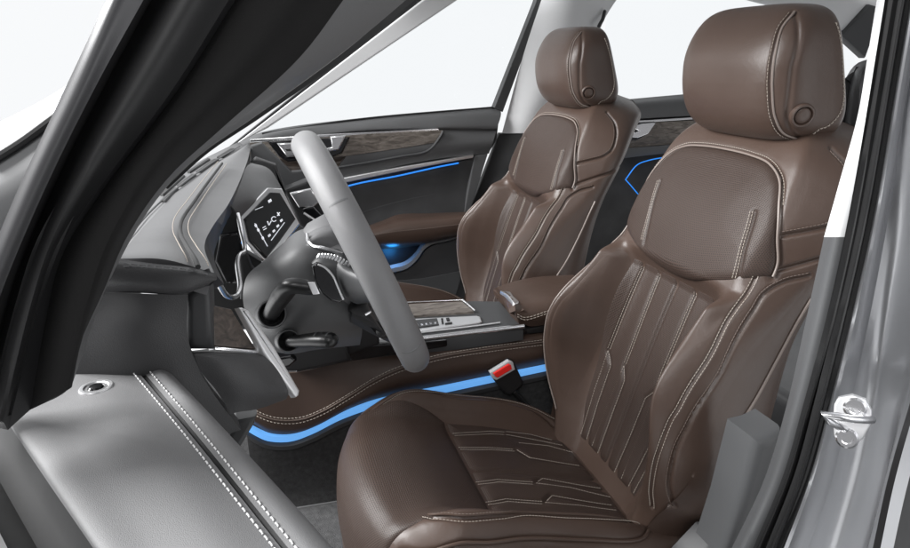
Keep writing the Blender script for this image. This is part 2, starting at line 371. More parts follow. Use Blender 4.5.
def stitch_rows(S, dom, mb, offs=(-.003, .003), lift=.0, n=160, smooth=True, **k):
    P, N = S.path(dom, n, smooth); T = unit(np.gradient(P, axis=0)); side = np.cross(T, N)
    for o in offs: stitches(P + side * o + N * lift, N, mb, **k)
    return mb

# ------------------------------------------------------------------ backrest surface (a seat's own frame: x to the rear, y across, z up)
LO = np.array([(0, -.033), (.07, -.033), (.115, -.032), (.142, -.020), (.170, .022), (.190, .056), (.2055, .067), (.226, .046), (.243, .012), (.251, -.045), (.248, -.100), (.222, -.145)])
UP = np.array([(0, .006), (.06, .006), (.11, .006), (.15, .005), (.176, .001), (.191, -.012), (.205, -.030), (.219, -.050), (.230, -.068), (.235, -.088), (.229, -.105), (.206, -.122)])
KI = np.linspace(0, 1, 12); BO = np.array([.575, 0, .285]); BL = math.radians(20)
BT = np.array([math.sin(BL), 0, math.cos(BL)]); BN = np.array([-math.cos(BL), 0, math.sin(BL)])
_lo = crv(np.c_[KI * 3, LO], 400)[:, 1:]; _up = crv(np.c_[KI * 3, UP], 400)[:, 1:]
def back_fn(a, t):
    a, t = np.broadcast_arrays(a, t); s = np.sign(a); q = np.abs(a); tt = np.linspace(0, 1, 400)
    lx, lw = np.interp(q, tt, _lo[:, 0]), np.interp(q, tt, _lo[:, 1]); ux, uw = np.interp(q, tt, _up[:, 0]), np.interp(q, tt, _up[:, 1])
    b = sstep(t, .17, .46); bh = cr1(t, [-.08, 0, .05, .12, .8], [.25, .45, .7, 1, 1])
    lw = np.where(q < .66, -.033 + (lw + .033) * bh, np.where(lw > 0, lw * bh - .033 * (1 - bh), lw)); bc = sstep(t, .345, .39)
    b2 = b + (bc - b) * (1 - sstep(q, .22, .56))
    x = lx * (1 - b) + ux * b; w = lw * (1 - b2) + uw * b2
    sc = cr1(t, [-.08, 0, .03, .07, .12, .17, .22, .28, .35, .41, .46, .5, .57, .61, .64, .665, .685, .70], [.72, .80, .86, .92, .955, .93, .90, .885, .895, .925, .95, .965, .93, .87, .78, .66, .5, .34])
    top = cr1(t, [-.1, .56, .60, .63, .66, .685, .70], [0, 0, -.006, -.016, -.034, -.058, -.08])
    w = np.maximum(w + top, -.152)
    return BO + BT * t[..., None] + BN * w[..., None] + np.array([0, 1., 0]) * (s * x * sc)[..., None]
BACK = Surf(back_fn, -1, 1, -.08, .70, flip=-1)
def bs(pts):
    """front-face coordinates (y across, t up) -> surface coordinates"""
    out = []
    for y, t in pts:
        q = np.linspace(0, .55, 300); Y = back_fn(q, np.full_like(q, t))[:, 1]; out.append((math.copysign(np.interp(abs(y), Y, q), y), t))
    return np.array(out)
def mir(D): D = np.array(D, float).copy(); D[:, 0] *= -1; return D

# ------------------------------------------------------------------ cushion surface
CL = np.array([(0, 0), (.06, 0), (.115, .001), (.145, .008), (.166, .029), (.182, .048), (.197, .050), (.216, .035), (.231, .008), (.237, -.03), (.234, -.07), (.22, -.10)])
_cl = crv(np.c_[KI * 3, CL], 400)[:, 1:]
CO = np.array([.10, 0, .36]); CD = np.array((.956, 0, -.292)); CN = np.array((.292, 0, .956))
_pp = crv([(.046, -.19), (.029, -.14), (.018, -.09), (.014, -.055), (.019, -.024), (.037, -.003), (.070, .006), (.12, .008), (.225, .0), (.36, .0), (.50, .0), (.56, .004), (.62, .0)], 600)
_ps = np.r_[0, np.cumsum(np.linalg.norm(np.diff(_pp, axis=0), axis=1))]
_ps = _ps - _ps[np.abs(_pp[:, 0] - .225).argmin()] + .225          # t equals the run along the seat from the pad seam on
_pn = unit(np.stack([-np.gradient(_pp[:, 1]), np.gradient(_pp[:, 0])], -1))
CT0, CT1 = _ps[0] + .005, _ps[-1] - .005
def cush_fn(a, t):
    a, t = np.broadcast_arrays(a, t); s = np.sign(a); q = np.abs(a); tt = np.linspace(0, 1, 400)
    x, w = np.interp(q, tt, _cl[:, 0]), np.interp(q, tt, _cl[:, 1])
    px, pw, nx, nw = (np.interp(t, _ps, z) for z in (_pp[:, 0], _pp[:, 1], _pn[:, 0], _pn[:, 1]))
    bh = cr1(t, [-.4, -.02, .06, .14, .24, .42, .50, .62], [.0, .1, .40, .85, 1, .95, .6, .4]); w = np.where(w > 0, w * bh, w)
    sc = cr1(t, [-.4, -.05, .03, .12, .25, .42, .5, .62], [.88, .92, .95, .98, 1, .985, .94, .88])
    cv = .035 * np.clip(x / .24, 0, 1) ** 3 * (1 - sstep(t, .02, .2))           # rounded front corners
    w2 = w - .030 * np.clip(x / .22, 0, 1) ** 2 * (1 - sstep(t, .02, .125))
    return CO + CD * (px + nx * w2 + cv)[..., None] + CN * (pw + nw * w2)[..., None] + np.array([0, 1., 0]) * (s * x * sc)[..., None]
CUSH = Surf(cush_fn, -1, 1, CT0, CT1, flip=-1)
def cs(pts):
    out = []
    for y, t in pts:
        q = np.linspace(0, .6, 300); Y = cush_fn(q, np.full_like(q, t))[:, 1]; out.append((math.copysign(np.interp(abs(y), Y, q), y), t))
    return np.array(out)

# ------------------------------------------------------------------ headrest surface: a = turn about the upright (degrees/180), t = -1..1 up
def head_fn(a, t):
    a, t = np.broadcast_arrays(a, t); th = a * math.pi; ph = t * math.pi / 2
    sp_ = lambda c, e: np.sign(c) * np.abs(c) ** e
    zz = sp_(np.sin(ph), 2 / 4.0); sc = np.abs(np.cos(ph)) ** (2 / 5.4); z = .977 + .104 * zz
    xf = cr1(z, [.87, .90, .95, 1.0, 1.05, 1.08], [.757, .742, .726, .724, .742, .757]); xr = cr1(z, [.87, .92, .97, 1.03, 1.08], [.888, .889, .876, .856, .842])
    xc = .45 * xf + .55 * xr; c = np.cos(th); sn = np.sin(th)
    fx = np.abs(c) ** (2 / np.where(c > 0, 3.5, 4.2)); D = np.where(c > 0, xc - xf, xr - xc)
    W = .1365 - .004 * (z - .977) / .1
    y = -W * sp_(sn, 2 / 3.9) * sc * (1 - .10 * np.clip(-c, 0, 1) ** 2); x = xc - np.sign(c) * D * fx * sc
    return np.stack([.012 + x, y - .008, z - .004], -1)
HEAD = Surf(head_fn, -.25, 1.2, -.97, .97, flip=1)

def make_seat():
    root = empty('car_seat', (.34, 0, 0.0), 'brown leather car seat with pale contrast stitching, nearest the open door', 'car seat', 'front seats of the car')
    # ---- traced seam lines (image points on the near seat) turned into surface coordinates
    crest = bs([(-.225, .30), (-.225, .2)])
    front_seam = BACK.inv([(762, 262), (757, 273), (732.6, 312.6), (706, 362), (680, 404.5), (669.8, 421.7), (655, 463), (651, 490), (652, 508)])
    dark_seam = BACK.inv([(809.8, 275.8), (781.8, 283), (765.4, 292.9), (752.3, 312.6), (719.4, 375), (690, 421), (674, 456), (669, 483.5), (670, 508)])
    pipe_line = BACK.inv([(810.7, 298.8), (785, 344), (760, 391), (742, 421), (728, 445)])
    BACK2 = Surf(lambda a, t: back_fn(a, t) + np.array([.038, .74, -.004]), -1, 1, -.08, .70, flip=-1)     # the far seat shows the yoke seams best
    yoke1 = BACK2.inv([(577, 163.5), (592, 160), (606, 155), (613, 148), (616, 138), (615.5, 125), (607, 112)]); yoke2 = BACK2.inv([(571, 185.5), (590, 179.5), (606, 174.5), (626, 169)])
    pad_out = bs([(-.194, .428), (-.190, .45), (-.180, .49), (-.166, .53), (-.146, .565), (-.11, .588), (-.06, .596), (0, .598)])
    pad_out = np.vstack([pad_out, mir(pad_out[:-1])[::-1]])
    pad_low = bs([(-.194, .428), (-.175, .413), (-.145, .397), (-.10, .381), (-.06, .370), (0, .364), (.06, .370), (.10, .381), (.145, .397), (.175, .413), (.194, .428)])
    ins_l = bs([(-.105, -.03), (-.122, .03), (-.132, .12), (-.134, .22), (-.134, .29), (-.130, .360)]); ins_r = mir(ins_l)
    P_, N_ = BACK.path(front_seam); fs3 = P_; ds3 = BACK.path(dark_seam)[0]
    # ---- body of the backrest with the yoke seams pressed in
    A, T = np.meshgrid(np.linspace(-1, 1, 400), np.linspace(-.08, .70, 380), indexing='ij')
    P = BACK.pos(A, T); N = BACK.nrm(A, T)
    gl = [(ds3, .0045, .0032), (BACK.path(mir(dark_seam))[0], .0045, .0032), (fs3, .0035, .003), (BACK.path(mir(front_seam))[0], .0035, .003)]
    for y in (yoke1, yoke2): gl += [(BACK.path(y, 120)[0], .005, .0032), (BACK.path(mir(y))[0], .005, .0032)]
    po3 = BACK.path(pad_out, 200)[0]; gl += [(po3, .004, .006)]
    P = P - N * (groove(P, gl) + .0005)[..., None]
    loop = np.concatenate([P, P[::-1][:, :] * 0 + (P[::-1] * np.array([1, .97, 1]) + (-BN) * .006)[:, :]], 0)
    mb = MB(); nu, nv = loop.shape[:2]; mb.add(loop.reshape(-1, 3), gridfaces(nu, nv, True, False), guv(loop))
    mb.f.append(tuple(i * nv + nv - 1 for i in range(nu))); mb.f.append(tuple(i * nv for i in range(nu))[::-1])
    back = mb.build('backrest', M_LEATHER, root, 60)
    # ---- fluted centre with its stitch rows
    r_out = [(.106, .352), (.112, .2), (.114, .165), (.092, .142), (.089, .06), (.080, -.022)]; r_in = [(.054, .354), (.052, .2), (.053, .16), (.036, .137), (.035, .06), (.032, -.024)]
    neg = lambda r: [(-y, t) for y, t in r]
    dn = lambda r: bs(resamp(np.array(r), 40))
    rdom = [dn(r_out), dn(r_in), dn(neg(r_in)), dn(neg(r_out))]; cen = bs([(0, -.03), (0, .355)])
    seams = [(resamp(BACK.path(d, 120, False)[0], 200), .0038, .005) for d in rdom] + [(BACK.path(cen)[0], .005, .004)]
    G, n = panel(BACK, ins_l, ins_r, 130, 220, .004, .008, seams=seams)
    panel_o = sheet(G).build('fluted_centre_panel', M_PERF, back, 60)
    st = MB()
    for r, kt in ((r_out, 3), (r_in, 3)):
        for q in (r, neg(r)): stitch_rows(BACK, dn(q[:3]), st, (-.0032, .0032), .0022, smooth=False); stitch_rows(BACK, dn(q[2:]), st, (0,), .0026, smooth=False)
    for bq in ([(.114, .165), (.112, .08), (.101, -.022)], [(.053, .16), (.057, .08), (.056, -.024)]):
        for q in (bq, neg(bq)): stitch_rows(BACK, dn(q), st, (0,), .003, pitch=.0055, smooth=False)
    st.build('stitching', M_THREAD, panel_o)
    # ---- shoulder pad
    mid = len(pad_out) // 2
    G, n = panel(BACK, pad_out[:5], mir(pad_out[:5]), 150, 130, .006, .006, bottom=pad_low, top=pad_out[4:-4], crown=.006,
                 seams=[(BACK.path(BACK.inv(q))[0], .0035, .004) for q in ([(663.7, 182.6), (655, 213), (646.3, 245)], [(757.4, 213.8), (747, 250), (736.7, 284.4)])])
    pad = sheet(G).build('shoulder_pad', M_PERF, back, 60)
    st = MB()
    for q in ([(663.7, 182.6), (655, 213), (647, 243)], [(757.4, 213.8), (747, 250), (738, 281)]): stitch_rows(BACK, BACK.inv(q), st, (-.0025, .0025), .0135, n=60, pitch=.0052, ln=.0036)
    st.build('stitching', M_THREAD, pad)
    # ---- piping round the pad and along the bolster edges
    Pq, Nq = BACK.path(pad_out, 160); tube(Pq + Nq * .0015, .0018, None, 8).build('piping', M_PIPE, back)
    far = BACK.inv([(627, 221), (605, 243), (582.7, 269), (567, 293), (556.4, 315), (549, 335), (547.5, 350), (551, 368), (563, 399), (576.5, 421.7)])
    fpath = BACK.path(bs([(.19, .418), (.222, .38)]), 2)[0]
    q = cr1(np.linspace(0, .415, 40), [0, .05, .12, .2, .3, .36, .415], [.50, .525, .55, .555, .55, .53, .47]); D = np.c_[q, np.linspace(0, .415, 40)]
    Pf, Nf = BACK.path(D, 120); tube(Pf + Nf * .001, .0018, None, 8).build('piping', M_PIPE, back)
    Pp, Np = BACK.path(pipe_line, 80); tube(Pp + Np * .001, .0022, None, 8).build('piping', M_PIPE, back); Pp, Np = BACK.path(mir(pipe_line), 80); tube(Pp + Np * .001, .0022, None, 8).build('piping', M_PIPE, back)
    st = MB(); stitch_rows(BACK, pad_out[3:-3], st, (.006,), .0008, n=200)
    stitch_rows(BACK, front_seam, st, (-.0035, .0035), .0002, n=200); stitch_rows(BACK, mir(front_seam), st, (.004,), .0002, n=200)
    st.build('stitching', M_THREAD, back)
    st = MB(); stitch_rows(BACK, dark_seam, st, (.005,), .0, n=200)
    for y in (yoke1,): stitch_rows(BACK, y, st, (-.006,), .0, n=60)
    st.build('dark_stitching', M_DTHREAD, back)
    # ---- headrest
    A, T = np.meshgrid(np.linspace(-1, 1, 260, endpoint=False), np.linspace(-.999, .999, 170), indexing='ij'); P = HEAD.pos(A, T); N = HEAD.nrm(A, T)
    hs1 = HEAD.inv([(792, 11.5), (779.9, 27.4), (772.5, 54.7), (769.6, 90.3), (772.7, 118), (783, 135), (800, 141)])
    hs2 = HEAD.inv([(793.5, 12.3), (798, 30), (796, 54.7), (790, 90.3), (787.5, 114.9), (791.5, 131), (800, 140)])
    hs3 = HEAD.inv([(835, 22), (840, 40), (843, 74), (841.5, 108), (830, 124), (806, 138)])
    g = [(HEAD.path(hs1)[0], .0032, .0035), (HEAD.path(hs2)[0], .0028, .004)]
    for k in (hs1, hs2): g.append((HEAD.path(k)[0] * np.array([1, -1, 1]), .003, .0035))
    Pd = P - N * groove(P, g)[..., None]
    mb = MB(); nu, nv = Pd.shape[:2]; mb.add(Pd.reshape(-1, 3), gridfaces(nu, nv, True, False)); mb.f.append(tuple(i * nv + nv - 1 for i in range(nu))); mb.f.append(tuple(i * nv for i in range(nu))[::-1])
    hr = mb.build('headrest', M_LEATHER, root, 60)
    pm = MB(); Ph, Nh = HEAD.path(hs1, 100); T_ = unit(np.gradient(Ph, axis=0)); side = np.cross(T_, Nh); tube(Ph - side * .004 + Nh * .0002, .0017, pm, 8); pm.build('piping', M_PIPE, hr)
    st = MB(); stitch_rows(HEAD, hs1, st, (.0035,), .0, pitch=.0055, ln=.0037); stitch_rows(HEAD, hs3, st, (0,), .0004, pitch=.006, ln=.004, r=.0009); st.build('stitching', M_THREAD, hr)
    bt = HEAD.inv([(802.5, 115.5)])[0]; bp = HEAD.pos(*bt); bnv = HEAD.nrm(*bt)
    btn = lathe(bp, bnv, [(.0185, -.004), (.0185, .0015), (.0165, .0035), (.0145, .0035), (.0132, .001), (.012, -.001)], seg=40).build('release_button', M_LEATHER, hr)
    lathe(bp, bnv, [(.0118, -.004), (.0118, .0018), (.0105, .003), (.006, .0036), (.001, .0036)], seg=40).build('button_cap', M_LEATHER, btn)
    for y in (-.06, .06): tube([(.84, y, .92), (.83, y, .82)], .007, None, 12).build('headrest_post', M_CHROME, root)
    # ---- cushion
    A, T = np.meshgrid(np.linspace(-1, 1, 240), np.linspace(CT0, CT1, 300), indexing='ij'); P = CUSH.pos(A, T); N = CUSH.nrm(A, T)
    side_seam = CUSH.inv([(376, 533), (391, 521), (409.6, 516), (437, 517), (464.8, 518.5), (498, 516.3), (526.5, 514.4), (569.7, 516.4), (621.6, 520), (648, 522)])
    low_seam = CUSH.inv([(400, 552), (440, 549), (483, 542.8), (526.5, 538.5), (584, 540), (627.4, 541.4), (641.8, 538.5), (650.5, 528.4)])
    g = [(CUSH.path(side_seam)[0], .004, .004), (CUSH.path(mir(side_seam))[0], .004, .004), (CUSH.path(low_seam)[0], .003, .004)]
    P = P - N * (groove(P, g) + .0005)[..., None]
    mb = MB(); loop = np.concatenate([P, (P[::-1] * np.array([1, .96, 1]) - CN * .01)], 0); nu, nv = loop.shape[:2]; mb.add(loop.reshape(-1, 3), gridfaces(nu, nv, True, False))
    mb.f.append(tuple(i * nv + nv - 1 for i in range(nu))); mb.f.append(tuple(i * nv for i in range(nu))[::-1])
    cu = mb.build('seat_cushion', M_LEATHER, root, 60)
    front = cs([(-.150, .222), (-.08, .226), (0, .226), (.08, .226), (.150, .222)]); rear = cs([(-.138, .497), (0, .503), (.138, .497)])
    rows = [[(453, 436), (489, 433.8), (520, 437), (549, 443.5)], [(458.7, 450), (489, 450), (516.4, 452), (529.4, 460), (581.3, 468.4)],
            [(476, 485.1), (497.7, 482.3), (535, 485), (541, 480.8), (601.5, 491)], [(486, 505.3), (506.3, 501.9), (543.8, 504.5), (551, 498), (613, 508)]]
    rdom = [CUSH.inv(r) for r in rows]; cen = cs([(0, .226), (0, .5)])
    seams = [(CUSH.path(d, 160, False)[0], .0035, .006) for d in rdom] + [(CUSH.path(cen)[0], .0045, .006)]
    G, n = panel(CUSH, [front[0], *cs([(-.152, .3), (-.149, .4)]), rear[0]], [front[-1], *cs([(.152, .3), (.149, .4)]), rear[-1]], 150, 140, .005, .008, bottom=front, top=rear, seams=seams)
    po = sheet(G).build('fluted_centre_panel', M_PERF, cu, 60)
    st = MB()
    for q in ([(453, 436), (489, 433.8), (505, 434.5)], [(458.7, 450), (489, 450), (515, 452)], [(476, 485), (497.7, 482.3), (534, 485)], [(486, 505.3), (506.3, 501.9), (543, 504.5)]): stitch_rows(CUSH, CUSH.inv(q), st, (-.0034, .0034), .0030, smooth=False)
    for q in ([(505, 433), (530, 436), (552, 442)], [(505, 436.5), (535, 442), (562, 447.5)], [(516, 452), (529, 460), (581, 468.4)], [(518, 445), (548, 448), (574, 455)], [(535, 485.5), (570, 490), (610, 499.6)],
              [(537, 484), (542, 480.8), (601.5, 491)], [(544, 505), (580, 508), (618, 513)], [(546, 503.5), (551.5, 498), (613, 508)]): stitch_rows(CUSH, CUSH.inv(q), st, (0,), .0048, smooth=False)
    st.build('stitching', M_THREAD, po)
    fl = cs([(-.168, .222), (-.172, .15), (-.178, .09)]); 
    e1 = np.vstack([CUSH.inv([(0, 0)])[:0], cs([(-.165, CT0 + .03)]), cs([(-.175, -.05), (-.178, .03), (-.174, .10), (-.163, .18), (-.150, .222)])])
    G, n = panel(CUSH, e1, mir(e1), 150, 170, .006, .010, top=front, crown=.004)
    sheet(G).build('thigh_pad', M_PERF, cu, 60)
    G, n = panel(CUSH, [rear[0], (rear[0][0], .57)], [rear[-1], (rear[-1][0], .57)], 60, 30, .004, .008, bottom=rear)
    sheet(G).build('rear_strip', M_LEATHER, cu, 60)
    Pc, Nc = CUSH.path(low_seam, 120); tube(Pc + Nc * .001, .0028, None, 8).build('piping', M_LEATHER, cu)
    inner = CUSH.inv([(391, 397), (422, 391.6), (461.7, 395), (498, 403), (535, 413), (555, 426), (568, 443)])
    q = cr1(np.linspace(.06, .49, 40), [.06, .12, .2, .4, .49], [.40, .5, .555, .555, .50]); Pi, Ni = CUSH.path(np.c_[q, np.linspace(.06, .49, 40)], 120); tube(Pi + Ni * .001, .0024, None, 8).build('piping', M_LEATHER, cu)
    Pi, Ni = CUSH.path(side_seam, 120); sd = np.cross(unit(np.gradient(Pi, axis=0)), Ni); tube(Pi - sd * .004 + Ni * .001, .002, None, 8).build('piping', M_LEATHER, cu)
    st = MB(); stitch_rows(CUSH, side_seam, st, (-.0055, .0055), .0012, n=200); stitch_rows(CUSH, np.c_[q - .025, np.linspace(.06, .49, 40)], st, (0,), .0004, n=200); st.build('stitching', M_THREAD, cu)
    # ---- plastic base, side cover and rail under the cushion
    mb = MB(); prof = [(.17, .20), (.16, .27), (.30, .262), (.45, .225), (.57, .20), (.64, .27), (.70, .27), (.70, .16), (.60, .10), (.25, .10)]
    plate([(x, -.262, z) for x, z in prof], .05, .008, None, 3, toward=(.4, -5, .2)).build('side_cover', M_MID, root); plate([(x, .262, z) for x, z in prof], .05, .008, None, 3, toward=(.4, 5, .2)).build('side_cover', M_MID, root)
    mb = MB(); box((.40, 0, .15), (.18, 0, 0), (0, .20, 0), (0, 0, .045), mb, .005); mb.build('seat_base', M_BLK, root)
    for y in (-.19, .19): box((.50, y, .13), (.28, 0, 0), (0, .025, 0), (0, 0, .04), None, .004).build('seat_rail', M_BLK, root)
    return root
def copy_tree(o, parent=None):
    c = o.copy(); SC.collection.objects.link(c)
    if parent: c.parent = parent
    for ch in o.children: copy_tree(ch, c)
    return c
seat = make_seat()
seat2 = copy_tree(seat); seat2.location.y += .74; seat2.location.x += .038; seat2.location.z -= .004
seat2['label'] = 'brown leather car seat farther from the camera, beyond the console, against the passenger door'
M_TRIM2 = mat('grey_pillar_plastic', (0.085, 0.087, 0.09), .5, bump=.12, bscale=900, bdist=.0004, vary=.06)

# ------------------------------------------------------------------ setting
def Ts(pts, y=None): return [PY(*p) if len(p) == 3 else PY(p[0], p[1], y) for p in pts]
G = MB(); G.add([(-3, -3, -.42), (4, -3, -.42), (4, 3.2, -.42), (-3, 3.2, -.42)], [(0, 1, 2, 3)]); tag(G.build('ground', M_GROUND), kind='structure')
flr = MB(); xs = np.linspace(-.35, 1.75, 40); ys = np.linspace(-.38, 1.10, 40)
Gf = np.array([[(x, y, .112 + .012 * math.exp(-((y - .37) / .15) ** 2)) for y in ys] for x in xs]); sheet(Gf, flr, .02, toward=(.5, .3, 5)); fo = flr.build('floor', M_CARPET); tag(fo, kind='structure')
mt = empty('floor_mat', (.1, 0, .12), 'dark grey carpet floor mat in the footwell below the seat front', 'floor mat')
plate([(-.20, -.30, .130), (.34, -.30, .130), (.34, .188, .130), (-.20, .212, .130)], .012, .004, None, toward=(0, 0, 5)).build('mat_carpet', M_MAT, mt)
tube([(-.20, .212, .129), (.34, .188, .129)], .0022, None, 6).build('edge_binding', M_MID, mt)

# ------------------------------------------------------------------ car body: pillars, roof lining, striker
car = empty('car_bodyshell', (.4, .37, -.3), 'silver car body shell with black windscreen pillar and open door frame around the cabin', 'car body')
# windscreen pillar: cross-sections running from the roof to the foot
def strip(name, m, cols, parent, nu=40, nv=8, thick=.012, sharp=50):
    """cols: polylines of (px, py, y) along the pillar; neighbours are joined into one curved sheet"""
    C3 = [Ts(c) for c in cols]; rows = [crv([c[0] + unit(c[0] - c[1]) * .26] + c, nu + 20) for c in C3]; nu = nu + 20; Gd = np.stack(rows, 1)      # carried on up to the roof rail
    if len(cols) > 2: Gd = np.stack([crv(Gd[i], nv * (len(cols) - 1) + 1) for i in range(nu)], 0)
    return sheet(Gd, None, thick).build(name, m, parent, sharp)
A0 = [(112, -12, -.52), (69, 80, -.52), (22, 180, -.52), (-6, 246, -.52), (-30, 300, -.52)]
A1 = [(122, -12, -.525), (84, 80, -.525), (36, 180, -.525), (3, 256, -.525), (-18, 310, -.525)]
A2 = [(150, -12, -.52), (99, 80, -.52), (49, 180, -.52), (8, 275, -.52), (-12, 330, -.52)]
strip('pillar_edge_moulding', M_EDGE, [A0, A1, A2], car, thick=.006)
B1 = [(158, -12, -.50), (108, 80, -.50), (57, 180, -.50), (18, 275, -.50), (0, 340, -.50), (-20, 420, -.5)]
strip('door_gap', M_RUB, [A2 + [(-30, 420, -.52)], B1], car, thick=.004)
B2 = [(197, -12, -.515), (150, 70, -.515), (92, 165, -.515), (52, 240, -.515), (28, 310, -.515), (0, 420, -.515)]
B3 = [(236, -12, -.50), (172, 90, -.50), (93, 196, -.50), (55, 256, -.50), (38, 310, -.50), (8, 430, -.50)]
strip('door_seal', M_RUB, [B1, B2, B3], car, thick=.01)
B4 = [(243, -12, -.49), (178, 90, -.49), (99, 196, -.49), (62, 256, -.49), (46, 320, -.49), (30, 410, -.49)]
strip('seal_groove', M_BLK, [B3, B4], car, thick=.004)
B5 = [(300, -12, -.505), (238, 70, -.505), (150, 170, -.505), (105, 250, -.505), (85, 310, -.505), (68, 390, -.50)]
B6 = [(352, -12, -.47), (300, 57, -.47), (222, 128, -.47), (168, 178, -.47), (128, 235, -.47), (104, 290, -.47), (78, 350, -.47), (72, 385, -.47)]
strip('pillar_lining', M_FLOCK, [B4, B5, B6], car, thick=.012)
C1 = [(392, -12, -.43), (326, 57, -.43), (238, 121, -.43), (186, 164, -.43), (156, 196, -.43), (130, 236, -.43), (106, 286, -.43)]
C2 = [(420, -12, -.40), (352, 45, -.40), (254, 117, -.40), (204, 152, -.40), (166, 187, -.40), (134, 230, -.40), (111, 278, -.40)]
strip('pillar_inner_trim', M_MID, [B6, C1, C2], car, thick=.008)
strip('windscreen_seal', M_RUB, [[(418, -12, -.395), (350, 47, -.395), (253, 118, -.395), (203, 153, -.395), (165, 188, -.395)], [(428, -12, -.392), (362, 45, -.392), (260, 118, -.392), (208, 153, -.392), (168, 189, -.392)]], car, thick=.004)
plate(Ts([(0, 415), (38, 300), (62, 330), (78, 352), (76, 320), (70, 300), (46, 262), (0, 270), (-30, 300), (-30, 430)], -.45), .02, .004).build('pillar_foot_trim', M_RUB, car)
# passenger side pillars seen across the cabin
plate(Ts([(440, -14), (478, -14), (268, 128), (236, 144)], 1.075), .03, .006, None, 3).build('far_windscreen_pillar', M_WHITE, car)
plate(Ts([(428, -12), (440, -14), (236, 145), (228, 148)], 1.08), .02, .004).build('far_windscreen_pillar_edge', M_BLK, car)
bpil = sheet(spgrid([Ts([(546, -14, 1.10), (523, 56, 1.11), (502, 133, 1.13)]), Ts([(575, -14, 1.04), (557, 60, 1.06), (523, 133, 1.10)]), Ts([(626, -14, 1.06), (604, 20, 1.07), (590, 60, 1.09), (560, 133, 1.12)])], 16, 24), None, .02).build('far_door_pillar', M_WHITE, car)
plate(Ts([(550, 36), (553, 36), (541, 60), (538, 59)], 1.065), .006, .002).build('belt_guide_slot', M_BLK, bpil)
pill(Ts([(605, 10, 1.05), (602, 22, 1.03), (598, 27, 1.02)]), .006, None, 8).build('coat_hook', M_BLK, bpil)
plate(Ts([(500, 133), (560, 133), (530, 180), (498, 330), (452, 330), (470, 210)], 1.14), .02, .006).build('far_pillar_lower_trim', M_BLK, car)
# roof lining
roof = np.array([[(x, y, 1.225 + .05 * (1 - ((y - .37) / .8) ** 2) - .05 * ((x - .95) / .9) ** 2) for y in np.linspace(-.36, 1.05, 24)] for x in np.linspace(.30, 1.95, 30)])
sheet(roof, None, .02, toward=(.8, .3, 0)).build('roof_lining', M_WHITE, car)
tube(crv([(.12, -.50, 1.14), (.24, -.47, 1.225), (.45, -.45, 1.255), (.70, -.44, 1.265), (1.2, -.43, 1.26), (1.8, -.42, 1.2)], 60), .05, None, 16, flat=.6).build('roof_rail', M_PAINT, car)
# rear pillar, quarter trim on the far side
plate(Ts([(700, -14), (905, -14), (905, 18), (868, 8), (845, 34), (832, 20), (760, 2)], .95), .02, .006).build('rear_header_trim', M_WHITE, car)
plate(Ts([(842, 36), (871, 4), (884, 8), (866, 58)], .93), .03, .008).build('rear_quarter_trim', M_TRIM, car)

# near door pillar with seals, painted jamb and striker
ROWS = [-14, 60, 114, 180, 237, 320, 404, 480, 560]
def colpx(vals): return list(zip(vals, ROWS))
p0 = [879, 867, 858, 840, 824, 806, 787, 764, 726]
p1 = [893, 881, 872, 860, 849, 830, 806, 784, 750]
def surfcol(vals, y): return [PY(a, b, y) for a, b in zip(vals, ROWS)]
def bandmesh(cols, nu=80, nv=6, thick=.01, top=True, foot=True):
    ext = lambda c: ([c[0] + unit(c[0] - c[1]) * .20] if top else []) + list(c) + ([c[-1] + unit(c[-1] - c[-2]) * .30] if foot else [])
    rows = [crv(ext(c), nu) for c in cols]; Gd = np.stack(rows, 1)
    if len(cols) > 2: Gd = np.stack([crv(Gd[i], nv * (len(cols) - 1) + 1) for i in range(nu)], 0)
    return sheet(Gd, None, thick)
up = slice(0, 5); lo = slice(4, 9)
def sub(vals, y, sl, x=0): return [PY(a, b, y) for a, b in list(zip(vals, ROWS))[sl]]
mid = [(a + b) / 2 for a, b in zip(p0, p1)]
bandmesh([sub(p0, -.36, up), sub(mid, -.392, up), sub(p1, -.40, up)], foot=False).build('pillar_upper_trim', M_WHITE, car)
bandmesh([sub(p0, -.362, lo), sub(mid, -.392, lo), sub(p1, -.40, lo)], top=False).build('pillar_lower_trim', M_TRIM2, car)
def off(v, d): return [a + d for a in v]
w_ = [17, 16, 16, 17, 17, 17, 20, 21, 24]
s0 = p1; s1 = [a + b * .42 for a, b in zip(p1, w_)]; s2 = [a + b * .55 for a, b in zip(p1, w_)]; s3 = [a + b for a, b in zip(p1, w_)]; s4 = [a + b * 1.18 for a, b in zip(p1, w_)]
sm = [(a + b) / 2 for a, b in zip(s0, s1)]; sn = [(a + b) / 2 for a, b in zip(s2, s3)]
bandmesh([surfcol(s0, -.402), surfcol(sm, -.428), surfcol(s1, -.425)]).build('door_seal', M_RUB, car)
bandmesh([surfcol(s1, -.418), surfcol(s2, -.418)]).build('seal_lip', M_TRIM, car)
bandmesh([surfcol(s2, -.422), surfcol(sn, -.445), surfcol(s3, -.440)]).build('door_seal', M_RUB, car)
